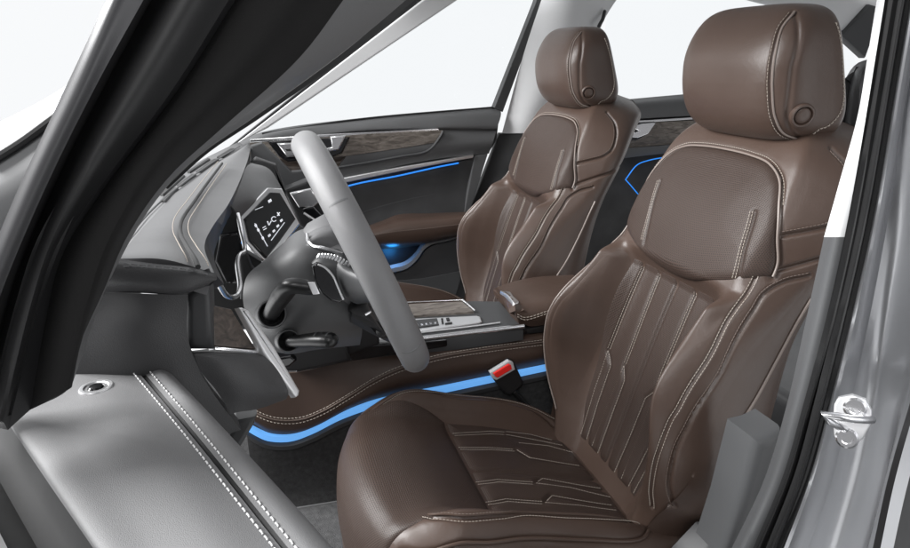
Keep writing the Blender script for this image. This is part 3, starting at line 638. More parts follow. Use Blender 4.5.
# painted jamb: a folded flange, then the face that carries the striker, then the outer corner
def pcol(vals, x): return [PX(a, b, x) for a, b in zip(vals, ROWS)]
j0 = s3; j1 = [a + 7 for a in s3]; j2 = [a + v for a, v in zip(s3, [16, 16, 16, 18, 19, 22, 24, 27, 30])]
flx = [.635] * 9
q0 = surfcol(j0, -.436); q1 = surfcol(j1, -.452); q2 = surfcol(j2, -.452)
j3 = [a + v for a, v in zip(s3, [26, 26, 26, 29, 32, 37, 44, 48, 55])]
q3 = surfcol(j3, -.462)
j4 = [a + v for a, v in zip(s3, [60, 60, 60, 60, 62, 66, 70, 76, 84])]; q4 = surfcol(j4, -.50)
j5 = [a + v for a, v in zip(s3, [90, 90, 88, 84, 80, 80, 80, 80, 92])]; q5 = surfcol(j5, -.535)
bandmesh([q0, q1, q2]).build('jamb_flange', M_PAINT, car)
bandmesh([q2, q3, q4, q5]).build('striker_panel', M_PAINT, car)
j6 = [a + v for a, v in zip(s3, [100, 100, 98, 96, 95, 92, 90, 90, 104])]; q6 = surfcol(j6, -.575)
j7 = [a + v for a, v in zip(s3, [240, 240, 240, 240, 240, 240, 260, 280, 330])]; q7 = surfcol(j7, -.64)
bandmesh([q5, q6]).build('jamb_corner', M_PAINT, car)
bandmesh([q6, q7]).build('rear_door_gap', M_BLK, car)
# striker: plate, two screws and the loop
sc_ = PY(848, 421, -.486); na = unit(CAM - sc_); ru = unit(np.cross([0, 0, 1], na)); nn_ = unit(na * .7 + np.array([-.55, -.45, 0]) * .6)
def SPt(px, py, d=0): return PP(px, py, sc_ + nn_ * d, nn_)
stk = plate([SPt(*p, .006) for p in [(838, 398), (852, 395), (866, 400), (872, 411), (871, 425), (864, 438), (852, 448), (842, 447), (834, 436), (833, 420), (834, 405)]], .012, .002, None, 3).build('door_striker', M_BLADE, car)
for p in [(855, 408), (847, 438)]:
    c = SPt(*p, .006); lathe(c, nn_, [(.011, -.003), (.011, .002), (.009, .004), (.006, .004), (.0055, .001), (.001, .001)], seg=24).build('screw', M_CHROME, stk)
pill([SPt(874, 420, .004), SPt(866, 420, .016), SPt(848, 419, .028), SPt(832, 415, .034), SPt(823, 414, .036), SPt(823, 417, .033), SPt(836, 425, .026), SPt(846, 430, .006)], .0042, None, 12).build('striker_loop', M_STEEL, stk)
plate([PY(a, b, -.33) for a, b in [(772, 437), (786, 430), (752, 560), (722, 560), (738, 512), (757, 441)]], .06, .016, None, 4).build('belt_height_cover', M_TRIM2, car)
# sill under the opening
sheet(spgrid([[(-.5, -.40, .12), (.1, -.40, .12), (.62, -.40, .13)], [(-.5, -.47, .14), (.1, -.47, .14), (.62, -.47, .15)], [(-.5, -.53, .05), (.1, -.53, .05), (.62, -.53, .05)]], 12, 20), None, .03, toward=(0, -2, 2)).build('sill', M_TRIM, car)
# front wing beyond the pillar
YW = -.36
sheet(spgrid([Ts([(-14, 128), (20, 112), (62, 88), (110, 50)], YW + .06), Ts([(-14, 148), (20, 130), (60, 100), (110, 66)], YW + .02), Ts([(-14, 162), (20, 141), (60, 112), (110, 78)], YW)], 14, 20), None, .01).build('front_wing', M_PAINT, car)
tube(crv(Ts([(-14, 164), (20, 143), (60, 114), (110, 80)], YW - .004), 20), .0035, None, 8).build('wing_seal', M_RUB, car)
sheet(spgrid([Ts([(-14, 166), (20, 145), (60, 116), (110, 82)], YW), Ts([(-14, 210), (20, 190), (60, 160), (110, 130)], YW - .02), Ts([(-14, 270), (20, 260), (60, 240), (110, 200)], YW)], 14, 20), None, .01).build('wing_panel', M_MID, car)

# ------------------------------------------------------------------ open door nearest the camera
dr = empty('car_door', (-.12, -.36, .3), 'opened front door with grey leather top, double stitched seam and chrome lock pin', 'car door', 'doors of the car')
ZD = .742
def DZ(px, py, dz=0): return PZ(px, py, ZD + dz)
def seg2(a, b, n=5): a = np.array(a, float); b = np.array(b, float); return [a + (b - a) * i / (n - 1) for i in range(n)]
farL, farM, farS, farR = (18, 408), (70, 363), (120, 348), (137, 347)
Lf = [DZ(2, 424, -.012), DZ(30, 398, -.002), DZ(74, 366, .0), DZ(96, 354, .0), DZ(119, 348, .0)]
ctr = DZ(119, 348); dirD = unit(DZ(282, 548) - ctr); dirD[2] = 0; perp = np.array([-dirD[1], dirD[0], 0])
def rowat(p, n=12): return [p + dirD * k for k in np.linspace(0, .62, n)]
seamL = rowat(DZ(117, 348)); seamR = rowat(DZ(125, 347.6))
edge0 = DZ(2, 424); 
colsA = [[DZ(6, 420, -.012), DZ(49, 484, -.012), DZ(93, 548, -.012), DZ(155, 640, -.012)], [DZ(10, 417, -.003), DZ(54, 480, -.002), DZ(99, 548, -.002), DZ(163, 640, -.002)], [DZ(18, 409, -.001), DZ(63, 472, .0), DZ(112, 548, .0), DZ(180, 640, .0)],
         [DZ(40, 391), DZ(90, 460, .0), DZ(150, 548), DZ(215, 640)], [DZ(80, 361), DZ(146, 440, .004), DZ(222, 548, .004), DZ(290, 640, .004)], [DZ(118, 348, -.001), DZ(190, 434, -.001), DZ(281, 548, -.001), DZ(356, 640, -.001)]]
Gd = spgrid(colsA, 40, 60)
topA = sheet(Gd, None, .02, toward=(0, -.4, 4)).build('door_top_pad', M_GREYL, dr, 60)
colsB = [[DZ(123, 348, -.001), DZ(196, 434, -.001), DZ(288, 548, -.001), DZ(362, 640, -.001)], [DZ(138, 346.5, .002), DZ(214, 428, .002), DZ(312, 548, .002), DZ(385, 640, .002)],
         [DZ(150, 352, -.004), DZ(226, 432, -.004), DZ(330, 548, -.004), DZ(404, 640, -.004)], [DZ(151, 356, -.03), DZ(226, 436, -.03), DZ(328, 548, -.03), DZ(404, 640, -.03)]]
topB = sheet(spgrid(colsB, 30, 60), None, .02, toward=(0.1, -.4, 4)).build('door_inner_edge_pad', M_GREYL, dr, 60)
tube(crv([DZ(120.5, 348, -.006), DZ(193, 434, -.006), DZ(284.5, 548, -.006), DZ(360, 640, -.006)], 40), .0045, None, 8).build('seam_gap', M_RUB, dr)
for (pts, nm) in (([DZ(113, 349, .001), DZ(184, 434, .001), DZ(274, 548, .001), DZ(350, 640, .001)], topA), ([DZ(129, 347.5, .001), DZ(203, 434, .001), DZ(296, 548, .001), DZ(372, 640, .001)], topB)):
    stitches(crv(pts, 80), (0, 0, 1), None, pitch=.0062, ln=.0037, r=.00062, lift=.0002).build('stitching', M_THREADW, nm)
lp = DZ(96, 387, .002); pin = lathe(lp, (0, 0, 1), [(.0130, -.004), (.0130, -.0008), (.0122, .0006), (.0096, .0004), (.0074, -.002), (.0070, -.006)], seg=36, cap=False).build('lock_pin_collar', M_SATIN, dr)
lathe(lp, (0, 0, 1), [(.0068, -.004), (.0068, -.001), (.005, .001), (.001, .0014)], seg=28).build('lock_pin', M_GLOSS, pin)
# outer half of the door: slot seal, its black also painting the pad edge's shade, and skin
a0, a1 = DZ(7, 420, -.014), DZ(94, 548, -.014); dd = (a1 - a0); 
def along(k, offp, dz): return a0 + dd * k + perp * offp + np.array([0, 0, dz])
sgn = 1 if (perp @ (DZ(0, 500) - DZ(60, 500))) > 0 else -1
sheet(np.array([[along(k, sgn * o, z) for o, z in ((0, .0), (.008, -.02), (.018, -.03), (.028, -.02), (.034, -.016))] for k in np.linspace(-.1, 2.0, 24)]), None, .01, toward=(0, -.4, 4)).build('slot_seal_and_shade', M_RUB, dr)
sheet(np.array([[along(k, sgn * o, z) for o, z in ((.034, -.012), (.040, -.002), (.048, -.002), (.054, -.012))] for k in np.linspace(-.1, 2.0, 24)]), None, .006, toward=(0, -.4, 4)).build('slot_moulding', M_SATIN, dr)
sheet(np.array([[along(k, sgn * o, z) for o, z in ((.054, -.014), (.075, -.02), (.10, -.06), (.115, -.16), (.12, -.6))] for k in np.linspace(-.1, 2.0, 24)]), None, .006, toward=(-.6, -.6, 1)).build('outer_skin', M_PAINT, dr)
ins = []
for k in np.linspace(0, 1, 16):
    e0 = crv(colsB[3], 40)[int(k * 39)]; ins.append([e0 + np.array([0, 0, -d]) + perp * (-sgn) * w for d, w in ((0, 0), (.05, .004), (.15, .01), (.45, .03))])
sheet(np.array(ins), None, .02, toward=(1, 0, .5)).build('door_inner_panel', M_BLKL, dr)

# ------------------------------------------------------------------ far front door
def door_parts(d, sill, face, y):
    pass
fd = empty('car_door', (.35, 1.10, .2), 'closed far front door with ash wood trim, suede panel, brown armrest and blue light line', 'car door', 'doors of the car')
YD = 1.10
plate(Ts([(225, 150), (500, 112), (497, 140), (489, 153), (473, 160), (469, 215), (470, 250), (462, 300), (455, 330), (370, 330), (225, 330)], YD + .012), .05, .004).build('door_panel', M_TRIM, fd)
sheet(spgrid([[PY(a, b, YD + .045) for a, b in ((238, 142), (262, 132), (360, 118), (494, 106.5))], [PY(a, b, YD + .012) for a, b in ((238, 147), (262, 137), (360, 123), (501, 112))], [PY(a, b, YD - .006) for a, b in ((238, 153), (262, 144), (360, 129.5), (497, 128))], [PY(a, b, YD + .004) for a, b in ((238, 156), (262, 147), (360, 132), (496.5, 130))]], 20, 40), None, .012).build('window_sill_pad', M_DOORG, fd)
sheet(spgrid([[PY(a, b, YD + .004) for a, b in ((360, 133), (440, 130), (496.5, 130.4))], [PY(a, b, YD - .012) for a, b in ((350, 150), (435, 145), (493, 142))], [PY(a, b, YD + .0) for a, b in ((330, 181), (430, 160), (489, 153.5))]], 16, 24), None, .012).build('upper_door_pad', M_DOORG, fd)
plate(Ts([(250, 139.5), (330, 134), (400, 130.5), (438, 128.3), (440, 130.3), (400, 133), (330, 137), (250, 142.5)], YD - .016), .012, .0015).build('chrome_strip', M_CHROME, fd)
wt = [(250, 143), (300, 140), (360, 134.5), (410, 132), (443, 130.8)]; wm = [(250, 156), (300, 160), (340, 156.5), (400, 148), (437, 142)]; wb = [(250, 164), (292, 172.5), (340, 166), (400, 156), (428, 150.5)]
sheet(spgrid([Ts(wt, YD - .018), Ts(wm, YD - .014)], 10, 40), None, .008).build('wood_trim', M_WOOD, fd)
sheet(spgrid([Ts(wm, YD - .014), [PY(a, (b + c) / 2, YD + .004) for (a, b), (_, c) in zip(wm, wb)], Ts(wb, YD - .006)], 12, 40), None, .006).build('shaded_wood_recess', M_WOODD, fd)  # same wood as the facet above, its shade painted in with a darker tone
tube(crv(Ts([(443, 131), (440, 137), (428, 150.5), (400, 156.5), (340, 167), (292, 173.5), (252, 168)], YD - .018), 50), .004, None, 8).build('trim_edge', M_TRIM, fd)
h = plate(Ts([(268, 142), (278, 156), (288, 162), (330, 158), (342, 153), (350, 137), (330, 138)], YD - .024), .008, .003).build('handle_recess', M_GLOSS, fd)
plate(Ts([(277, 143.5), (292, 143), (299, 157), (287, 157), (281, 149)], YD - .04), .014, .004, None, 3).build('door_handle', M_CHROME, h)
plate(Ts([(330, 136.5), (346, 135.5), (339, 150), (328, 152), (326, 148), (332, 147)], YD - .04), .014, .004, None, 3).build('door_handle', M_CHROME, h)
plate(Ts([(285, 149), (290, 148.7), (291.5, 151), (287, 151.3)], YD - .0415), .002, .0005).build('lock_button', M_BLK, h)
plate(Ts([(310, 193), (340, 178.5), (400, 167), (445, 159.5), (474, 154.8), (473, 158), (445, 163), (400, 171.5), (340, 184), (312, 199)], YD - .012), .016, .0025).build('chrome_strip', M_SATIN, fd)
tube(crv(Ts([(312, 202), (345, 187), (400, 175.4), (440, 166.5), (458.5, 163)], YD - .012), 40), .0026, None, 8).build('light_line', M_BLUE2, fd)
sheet(spgrid([[PY(a, b, YD - .004) for a, b in ((318, 203), (345, 189), (400, 176), (473, 159))], [PY(a, b, YD + .012) for a, b in ((330, 225), (360, 214), (410, 200), (470, 188))], [PY(a, b, YD - .004) for a, b in ((340, 250), (370, 232), (410, 218), (466, 213))]], 20, 30), None, .008).build('suede_panel', M_ALC, fd)
plate(Ts([(474.5, 156), (488, 154), (469, 215), (464, 215)], YD - .006), .02, .003).build('door_edge_trim', M_DOORG, fd)
arm = sheet(spgrid([[PY(a, b, YD - .0) for a, b in ((362, 228), (385, 219.5), (398, 214.5), (430, 213), (469, 211.5))], [PY(a, b, YD - .07) for a, b in ((364, 232), (385, 226), (400, 222.5), (430, 220), (468, 216))], [PY(a, b, YD - .085) for a, b in ((366, 237), (385, 233.5), (400, 231.5), (430, 228.5), (466, 224))], [PY(a, b, YD - .075) for a, b in ((370, 245), (385, 244), (400, 243), (426, 240.5), (458, 234))], [PY(a, b, YD - .02) for a, b in ((374, 249), (385, 249), (400, 248), (424, 244.5), (456, 238))]], 24, 30), None, .012).build('armrest', M_LEATHER, fd)
stitches(crv([PY(a, b, YD - .086) for a, b in ((367, 236.5), (385, 233), (400, 231), (430, 228), (466, 223.5))], 40), unit(CAM - PY(420, 230, YD)), None, pitch=.008, ln=.005, r=.0008).build('stitching', M_DTHREAD, arm)
plate(Ts([(372, 244), (426, 242), (420, 252), (408, 262), (388, 270), (378, 262)], YD + .004), .01, .003).build('door_pocket', M_BLK, fd)
pl_ = bpy.data.lights.new('pocket_light', 'POINT'); pl_.energy = .22; pl_.color = (.03, .35, 1); pl_.shadow_soft_size = .02
po_ = bpy.data.objects.new('pocket_light', pl_); SC.collection.objects.link(po_); po_.parent = fd; po_.location = PY(394, 257, YD - .04) - base(fd)
pk = crv(Ts([(382, 273), (394, 270), (406, 266.5), (416, 258), (424, 247), (432, 242), (446, 239), (459, 235)], YD - .035), 50)
sheet(np.stack([pk + (0, .01, .016), pk + (0, -.008, .010), pk + (0, -.010, -.004), pk + (0, .004, -.012)], 1), None, .006).build('pocket_rim', M_MID, fd)
sheet(spgrid([Ts([(384, 276), (396, 273), (408, 269), (418, 261), (426, 250), (434, 245), (448, 242), (466, 234)], YD - .03), Ts([(384, 330), (396, 330), (408, 330), (418, 330), (426, 330), (434, 330), (448, 330), (466, 330)], YD - .02)], 10, 40), None, .01).build('lower_door_panel', M_BLKL, fd)
sheet(spgrid([Ts([(388, 281), (420, 279), (463, 271)], YD - .034), Ts([(388, 300), (420, 298), (455, 298)], YD - .028)], 6, 20), None, .004).build('speaker_panel', M_DOORG, fd)
# frame and pane
plate(Ts([(494.5, 107.5), (503, 112), (523, 58), (545, 6), (548, -14), (541, -14), (536, 2), (514, 58)], YD + .01), .03, .003).build('window_frame', M_TRIM, fd)
plate(Ts([(258, 134), (496, 107), (538, 0), (541, -14), (470, -14)], YD + .035), .004, .001).build('window_pane', M_GLASS, fd)
tube(crv(Ts([(262, 133.5), (360, 119), (496, 107)], YD + .03), 20), .003, None, 6).build('window_seal', M_RUB, fd)

# ------------------------------------------------------------------ far rear door, seen between the seats
rd = empty('car_door', (1.5, 1.10, .2), 'far rear door glimpsed between the front seats, chrome handle and blue light lines', 'car door', 'doors of the car')
plate(Ts([(560, 112), (700, 98), (720, 200), (700, 330), (560, 330)], YD + .03), .05, .004).build('door_panel', M_ALC, rd)
sheet(spgrid([[PY(a, b, YD + .05) for a, b in ((590, 103), (640, 98), (720, 91))], [PY(a, b, YD + .01) for a, b in ((590, 110), (640, 105), (720, 99))], [PY(a, b, YD + .004) for a, b in ((590, 122), (640, 118.5), (720, 114))]], 14, 20), None, .012).build('window_sill_pad', M_DOORG, rd)
plate(Ts([(590, 122.5), (650, 120), (720, 115.5), (720, 117.5), (650, 122), (590, 124.5)], YD - .006), .01, .001).build('chrome_strip', M_CHROME, rd)
sheet(spgrid([Ts([(590, 126), (640, 123), (720, 119)], YD - .004), Ts([(590, 139), (640, 137), (720, 135)], YD - .01), Ts([(600, 150), (650, 146), (720, 140)], YD + .004)], 12, 24), None, .006).build('wood_trim', M_WOOD, rd)
h = plate(Ts([(618, 124), (656, 122), (648, 134), (636, 141), (622, 140)], YD - .012), .006, .002).build('handle_recess', M_GLOSS, rd)
plate(Ts([(630, 127), (643, 124), (656, 123), (648, 134), (638, 138), (624, 137), (630, 134), (640, 131)], YD - .028), .012, .003, None, 3).build('door_handle', M_CHROME, h)
sheet(spgrid([Ts([(600, 151), (650, 146.5), (720, 141)], YD - .002), Ts([(610, 160), (650, 155), (720, 149)], YD + .006)], 6, 20), None, .008).build('lower_pad', M_DOORG, rd)
tube(np.vstack([crv(Ts([(672, 156), (648, 160.5), (637, 165), (625.5, 179.5)], YD - .01), 30), Ts([(630, 184.5), (638, 194)], YD - .01)]), .002, None, 8).build('light_line', M_BLUE2, rd)
plate(Ts([(590, 102), (612, -2), (636, -14), (830, -14), (850, 40), (860, 80), (700, 94)], YD + .04), .004, .001).build('window_pane', M_GLASS, rd)

# ------------------------------------------------------------------ rear bench, only its near corner shows
rs = empty('rear_bench', (1.45, .3, .2), 'black rear bench corner showing behind the near seat headrest', 'rear bench')
sheet(spgrid([[PY(a, b, .12) for a, b in ((836, 150), (842, 100), (846, 78), (856, 64), (872, 58))], [PY(a, b, .0) for a, b in ((850, 160), (856, 110), (860, 86), (866, 72), (880, 64))], [PY(a, b, .0) for a, b in ((880, 180), (884, 120), (886, 96), (888, 80), (890, 70))]], 16, 20), None, .06).build('backrest', M_BLKL, rs)
plate([(1.2, -.3, .2), (1.75, -.3, .2), (1.75, 1.0, .2), (1.2, 1.0, .2)], .12, .03, None, 3, toward=(1.5, .3, 5)).build('seat_cushion', M_BLKL, rs)

# ------------------------------------------------------------------ dashboard
da = empty('dashboard', (-.15, .35, .4), 'grey and black leather dashboard with wood inlay, chrome strip and touch screen', 'dashboard')
Lp = [(118, 258.6, -.38), (128, 245, -.28), (148, 222, -.08), (177, 192, .15), (210, 167, .50), (246, 146, 1.03)]
Rp = [(214, 273, -.38), (204.5, 246, -.24), (213, 226, -.10), (229, 203, .06), (246, 165, .52), (251, 146, 1.03)]
L3 = Ts(Lp); R3 = Ts(Rp); md = [(a + b) / 2 + np.array([-.002, 0, .006]) for a, b in zip(L3, R3)]
top = sheet(spgrid([L3, md, R3], 30, 80), None, .02, toward=(.6, -.4, 3)).build('dash_top_pad', M_DASH, da)
sm_ = [(221.5, 166, .42), (206, 187, .17), (193.5, 205, .02), (181, 224, -.12), (179.5, 238, -.22), (186, 252, -.30), (194, 266, -.375), (196.5, 273, -.398)]
sp3 = crv(Ts(sm_), 90); nup = unit(np.array([.35, -.35, 1.]))
tube(sp3 + nup * .0062, .0022, None, 8).build('seam_gap', M_RUB, da)
tg = unit(np.gradient(sp3, axis=0)); sd = unit(np.cross(tg, nup))
for k in (-.008, .008): stitches(sp3 + sd * k + nup * .008, nup, None, pitch=.0065, ln=.0040, r=.00045).build('stitching', M_THREAD, top)
# demister slots along the windscreen edge
DG = spgrid([Ts([(108, 274, -.33), (119, 250, -.22), (136, 224, .0), (155, 198, .2), (195, 164, .62), (238, 142, 1.05)]), Ts(Lp)], 24, 300)
gr = sheet(DG, None, .02, toward=(.6, -.4, 3)).build('demister_panel', M_DASH, da)
DQ = proj(DG)
def on_dg(px, py): k = ((DQ[..., 0] - px) ** 2 + (DQ[..., 1] - py) ** 2).argmin(); return DG.reshape(-1, 3)[k] + np.array([.0, -.001, .004])
for q in ([(160, 203), (174, 189.5), (178, 189.5), (165, 203)], [(177, 187), (192, 175.5), (196, 175.5), (181, 187)], [(196, 173), (214, 160.5), (219, 160), (201, 173)], [(160, 196), (183, 176.5), (185, 177), (163, 196.5)], [(187, 173), (208, 159.5), (210, 160), (190, 173.3)], [(217, 158), (231, 149.5), (235, 149.5), (222, 158)]):
    plate([on_dg(*p) for p in q], .004, .0006, None, 1, toward=(.3, -.6, 3)).build('demister_slot', M_RUB, gr)
tube(crv([on_dg(*p) for p in ((126, 244), (146, 219), (160, 205), (180, 188.5), (212, 164.5), (240, 147.5))], 60), .0016, None, 6).build('panel_edge', M_MID, gr)
# roll under the top pad at the door end, and the end panel below
sheet(spgrid([Ts([(117, 259, -.385), (150, 263, -.385), (190, 267.5, -.385), (215, 273, -.385)]), Ts([(111, 266, -.395), (150, 270, -.40), (190, 274, -.40), (217, 279, -.39)]), Ts([(106, 279, -.395), (145, 284, -.402), (186, 289, -.402), (212, 282, -.39)]), Ts([(98, 292, -.38), (140, 293, -.38), (182, 294, -.38), (208, 286, -.38)])], 24, 30), None, .012).build('dash_end_roll', M_BLKL, da)
for o_ in (0, 3.0): stitches(crv(Ts([(122, 263.5 + o_, -.396), (150, 265.8 + o_, -.397), (190, 270 + o_, -.397), (212, 275.5 + o_, -.392)]), 40), unit(np.array([.1, -1, .5])), None, pitch=.006, ln=.004, r=.0006).build('stitching', M_MID, da)
sheet(spgrid([Ts([(96, 292, -.375), (140, 293.5, -.385), (188, 295, -.38)]), Ts([(84, 330, -.375), (140, 330, -.395), (188, 338, -.385)]), Ts([(70, 400, -.37), (150, 385, -.385), (206, 382, -.372)]), Ts([(60, 470, -.36), (160, 455, -.37), (241, 430, -.36)])], 30, 30), None, .02).build('dash_end_panel', M_BLKL, da)
plate(Ts([(186, 296), (192, 291), (209, 284), (212, 300), (214, 351), (187, 351), (185, 330)], -.365), .04, .006, None, 3).build('switch_block', M_TRIM, da)
W3 = lambda p, x=0: PP(p[0], p[1], PY(212, 347, -.36), unit(np.array([.62, -.70, .30])))
plate([W3(p) for p in ((211, 304.5), (232, 309), (244, 329), (257, 349.5), (214, 346))], .02, .002).build('wood_inlay', M_WOODD, da)
plate([W3(p) + np.array([.002, -.003, 0]) for p in ((213, 345.5), (258, 349.5), (259.5, 352.5), (213, 348.5))], .01, .001).build('chrome_line', M_CHROME, da)
plate([W3(p) + np.array([.62, -.70, .30]) * .011 for p in ((232.5, 309), (236, 308.5), (242, 311.5), (268, 348), (293, 391), (292, 396), (289, 398), (257, 354))], .008, .0025, None, 3).build('chrome_blade', M_BLADE, da)
KN = unit(np.array([.62, -.70, .30])); K3 = lambda px, py, d: W3((px, py)) + KN * d
sheet(spgrid([[K3(*q) for q in ((188, 351, -.012), (205, 351.5, .0), (232, 352.5, .002), (260, 354, .002))], [K3(*q) for q in ((190, 354, .0), (206, 355, .014), (234, 356, .016), (262, 358, .008))], [K3(*q) for q in ((201, 372, .0), (216, 374, .016), (243, 376, .020), (274, 374, .010))], [K3(*q) for q in ((218, 391, -.002), (230, 392, .010), (256, 394, .012), (285, 391, .006))], [K3(*q) for q in ((237, 414, -.010), (243, 412, -.006), (262, 409, -.006), (289, 399, -.004))]], 40, 40), None, .012).build('knee_panel', M_BLKL, da)
plate(Ts([(236, 419.5), (257, 415.5), (254, 426), (241, 448), (229, 460), (224, 445)], -.33), .03, .005).build('sill_bracket', M_TRIM, da)
# cluster cavity and its chrome frame
plate(Ts([(229, 203), (239, 216), (246, 252), (262, 262), (262, 320), (230, 330), (205, 300), (196, 250)], .10), .02, .003).build('cluster_recess', M_RUB, da)
sheet(spgrid([Ts([(229, 203, .06), (213, 226, -.10), (204.5, 246, -.24), (214, 273, -.375)]), Ts([(232, 212, .09), (220, 236, -.02), (214, 256, -.14), (224, 284, -.30)])], 6, 24), None, .01).build('cluster_hood', M_BLK, da)
plate(Ts([(220, 236), (240, 232), (243, 252), (236, 262), (237, 284), (226, 284), (215, 262)], .06), .01, .003).build('cluster_display', M_GLOSS, da)
tube(crv(Ts([(238, 214, .06), (241, 230, .03), (245, 250, .0), (239.5, 255, -.03), (237.5, 264, -.06), (240, 287, -.12), (237, 295, -.15), (231.5, 297.5, -.18), (226, 295, -.2), (219, 284, -.25), (214, 276, -.30)]), 80), .0032, None, 8).build('chrome_surround', M_CHROME, da)
plate(Ts([(239, 255), (246, 252), (252, 268), (262, 280), (250, 300), (240, 300), (241, 280)], .02), .02, .004).build('column_side_trim', M_BLK, da)
# centre of the dash: cowl, wood at the far end, screen
sheet(spgrid([Ts([(229, 204, .10), (239, 184, .30), (247, 166, .52), (252, 163, .62)]), Ts([(234, 211, .14), (247, 194, .30), (260, 176, .50), (268, 168, .62)]), Ts([(240, 218, .22), (256, 200, .34), (270, 188, .46), (283, 190, .56)])], 16, 24), None, .02).build('centre_cowl', M_DASH, da)
plate(Ts([(250, 163), (256, 158), (276, 165), (283, 184), (292, 210), (300, 224), (286, 214), (282, 190), (268, 172)], .72), .03, .005).build('cowl_end', M_BLK, da)
plate(Ts([(251, 146), (262, 143), (292, 172), (330, 168), (336, 196), (300, 200), (284, 188), (276, 166), (250, 164)], .95), .03, .004).build('far_end_trim', M_TRIM, da)
SC0 = PY(270, 222, .33); SN = unit(np.array([.66, -.62, .42]))
SPx = lambda a, b, d=0: PP(a, b, SC0 + SN * d, SN)
fr = plate([SPx(*p, -.004) for p in ((239, 217), (268, 187.5), (282, 188), (300.5, 224), (278, 252), (267, 264), (252, 250), (245, 240))], .02, .003, None, 3).build('screen_frame', M_CHROME, da)
scn = plate([SPx(*p, .0) for p in ((245.5, 218), (270.5, 192), (280, 192.5), (296, 219), (276, 247), (267, 258), (250.5, 240))], .01, .002).build('touch_screen', M_GLOSS, da)
def icon(quad): plate([SPx(*p, .0008) for p in quad], .0006, .0002, None, 1).build('screen_icon', M_ICON, scn)
icon([(268, 200.5), (271, 198.5), (272, 201), (269, 203)])
icon([(255, 209.5), (263, 206.3), (263.3, 206.8), (255.3, 210)])
for k, (cx, cy) in enumerate(((264.5, 228.5), (269, 223.5), (274, 219), (278.5, 214))):
    if k == 1: icon([(cx - 2, cy - 2.2), (cx - .8, cy - 2.6), (cx + .4, cy + 1.4), (cx - .2, cy + 2)]); icon([(cx + 2, cy - 3), (cx + 2.8, cy - 2.4), (cx + .6, cy + 1.8), (cx, cy + 1.4)])
    elif k == 2:
        th = np.linspace(.6, 5.6, 14); 
        tube([SPx(cx + 2.4 * math.cos(a), cy + 2.4 * math.sin(a), .0012) for a in th], .0009, None, 6).build('screen_icon', M_ICON, scn)
    elif k == 0: icon([(cx - 2, cy - 1), (cx + 1.2, cy - 2.8), (cx + 1.6, cy - 2), (cx - 1.6, cy - .2)]); icon([(cx - 1.2, cy + 1), (cx + 2, cy - .8), (cx + 2.4, cy), (cx - .8, cy + 1.8)])
    else: icon([(cx - 1.6, cy - 1.6), (cx - .6, cy - 2), (cx + 1.6, cy + 1.4), (cx + .6, cy + 1.8)]); icon([(cx + 1, cy - 2), (cx + 1.8, cy - 1.6), (cx - .6, cy + 2), (cx - 1.4, cy + 1.4)])
for cx, cy in ((269.5, 235.5), (274, 231), (278, 226), (281.5, 220.5)): icon([(cx - 1.6, cy - .2), (cx + .6, cy - 2), (cx + 1.6, cy - .2), (cx - .6, cy + 1.8)])
for cx, cy in ((256, 225.5), (258.5, 230), (263, 238)): icon([(cx - 1.6, cy - .6), (cx + .4, cy - 1.8), (cx + 1.4, cy + .8), (cx - .4, cy + 1.8)])
icon([(254.5, 223.5), (255.2, 223), (268, 246), (267.4, 246.6)]); icon([(271, 240), (284.5, 222), (285, 222.5), (271.6, 240.6)])
# far side of the dash front: dark fascia with bright inlay
plate(Ts([(284, 190), (330, 172), (345, 190), (345, 236), (318, 238), (300, 226)], .80), .05, .006).build('fascia', M_BLK, da)
plate(Ts([(290, 193.5), (311, 188.5), (320, 202), (314, 207), (299, 207.5)], .765), .014, .003, None, 3).build('fascia_inlay', M_CHROME, da)
plate(Ts([(300, 209), (314, 206), (336, 228), (318, 232)], .76), .02, .005).build('air_vent', M_GLOSS, da)
tube(crv(Ts([(304, 213), (318, 222), (332, 233)], .755), 14), .003, None, 8).build('chrome_line', M_SATIN, da)
# lower fascia that the console runs into
plate(Ts([(205, 300), (262, 270), (345, 300), (380, 300), (380, 345), (300, 372), (268, 352), (240, 320)], .22), .03, .006).build('lower_fascia', M_BLK, da)
plate(Ts([(262, 350), (300, 352), (345, 342), (352, 361), (300, 372), (280, 372)], .19), .04, .006).build('lower_fascia_edge', M_BLK, da)
plate(Ts([(277, 358), (291, 356), (297, 361), (290, 367), (280, 370)], .14), .02, .004).build('release_lever', M_GLOSS, da)
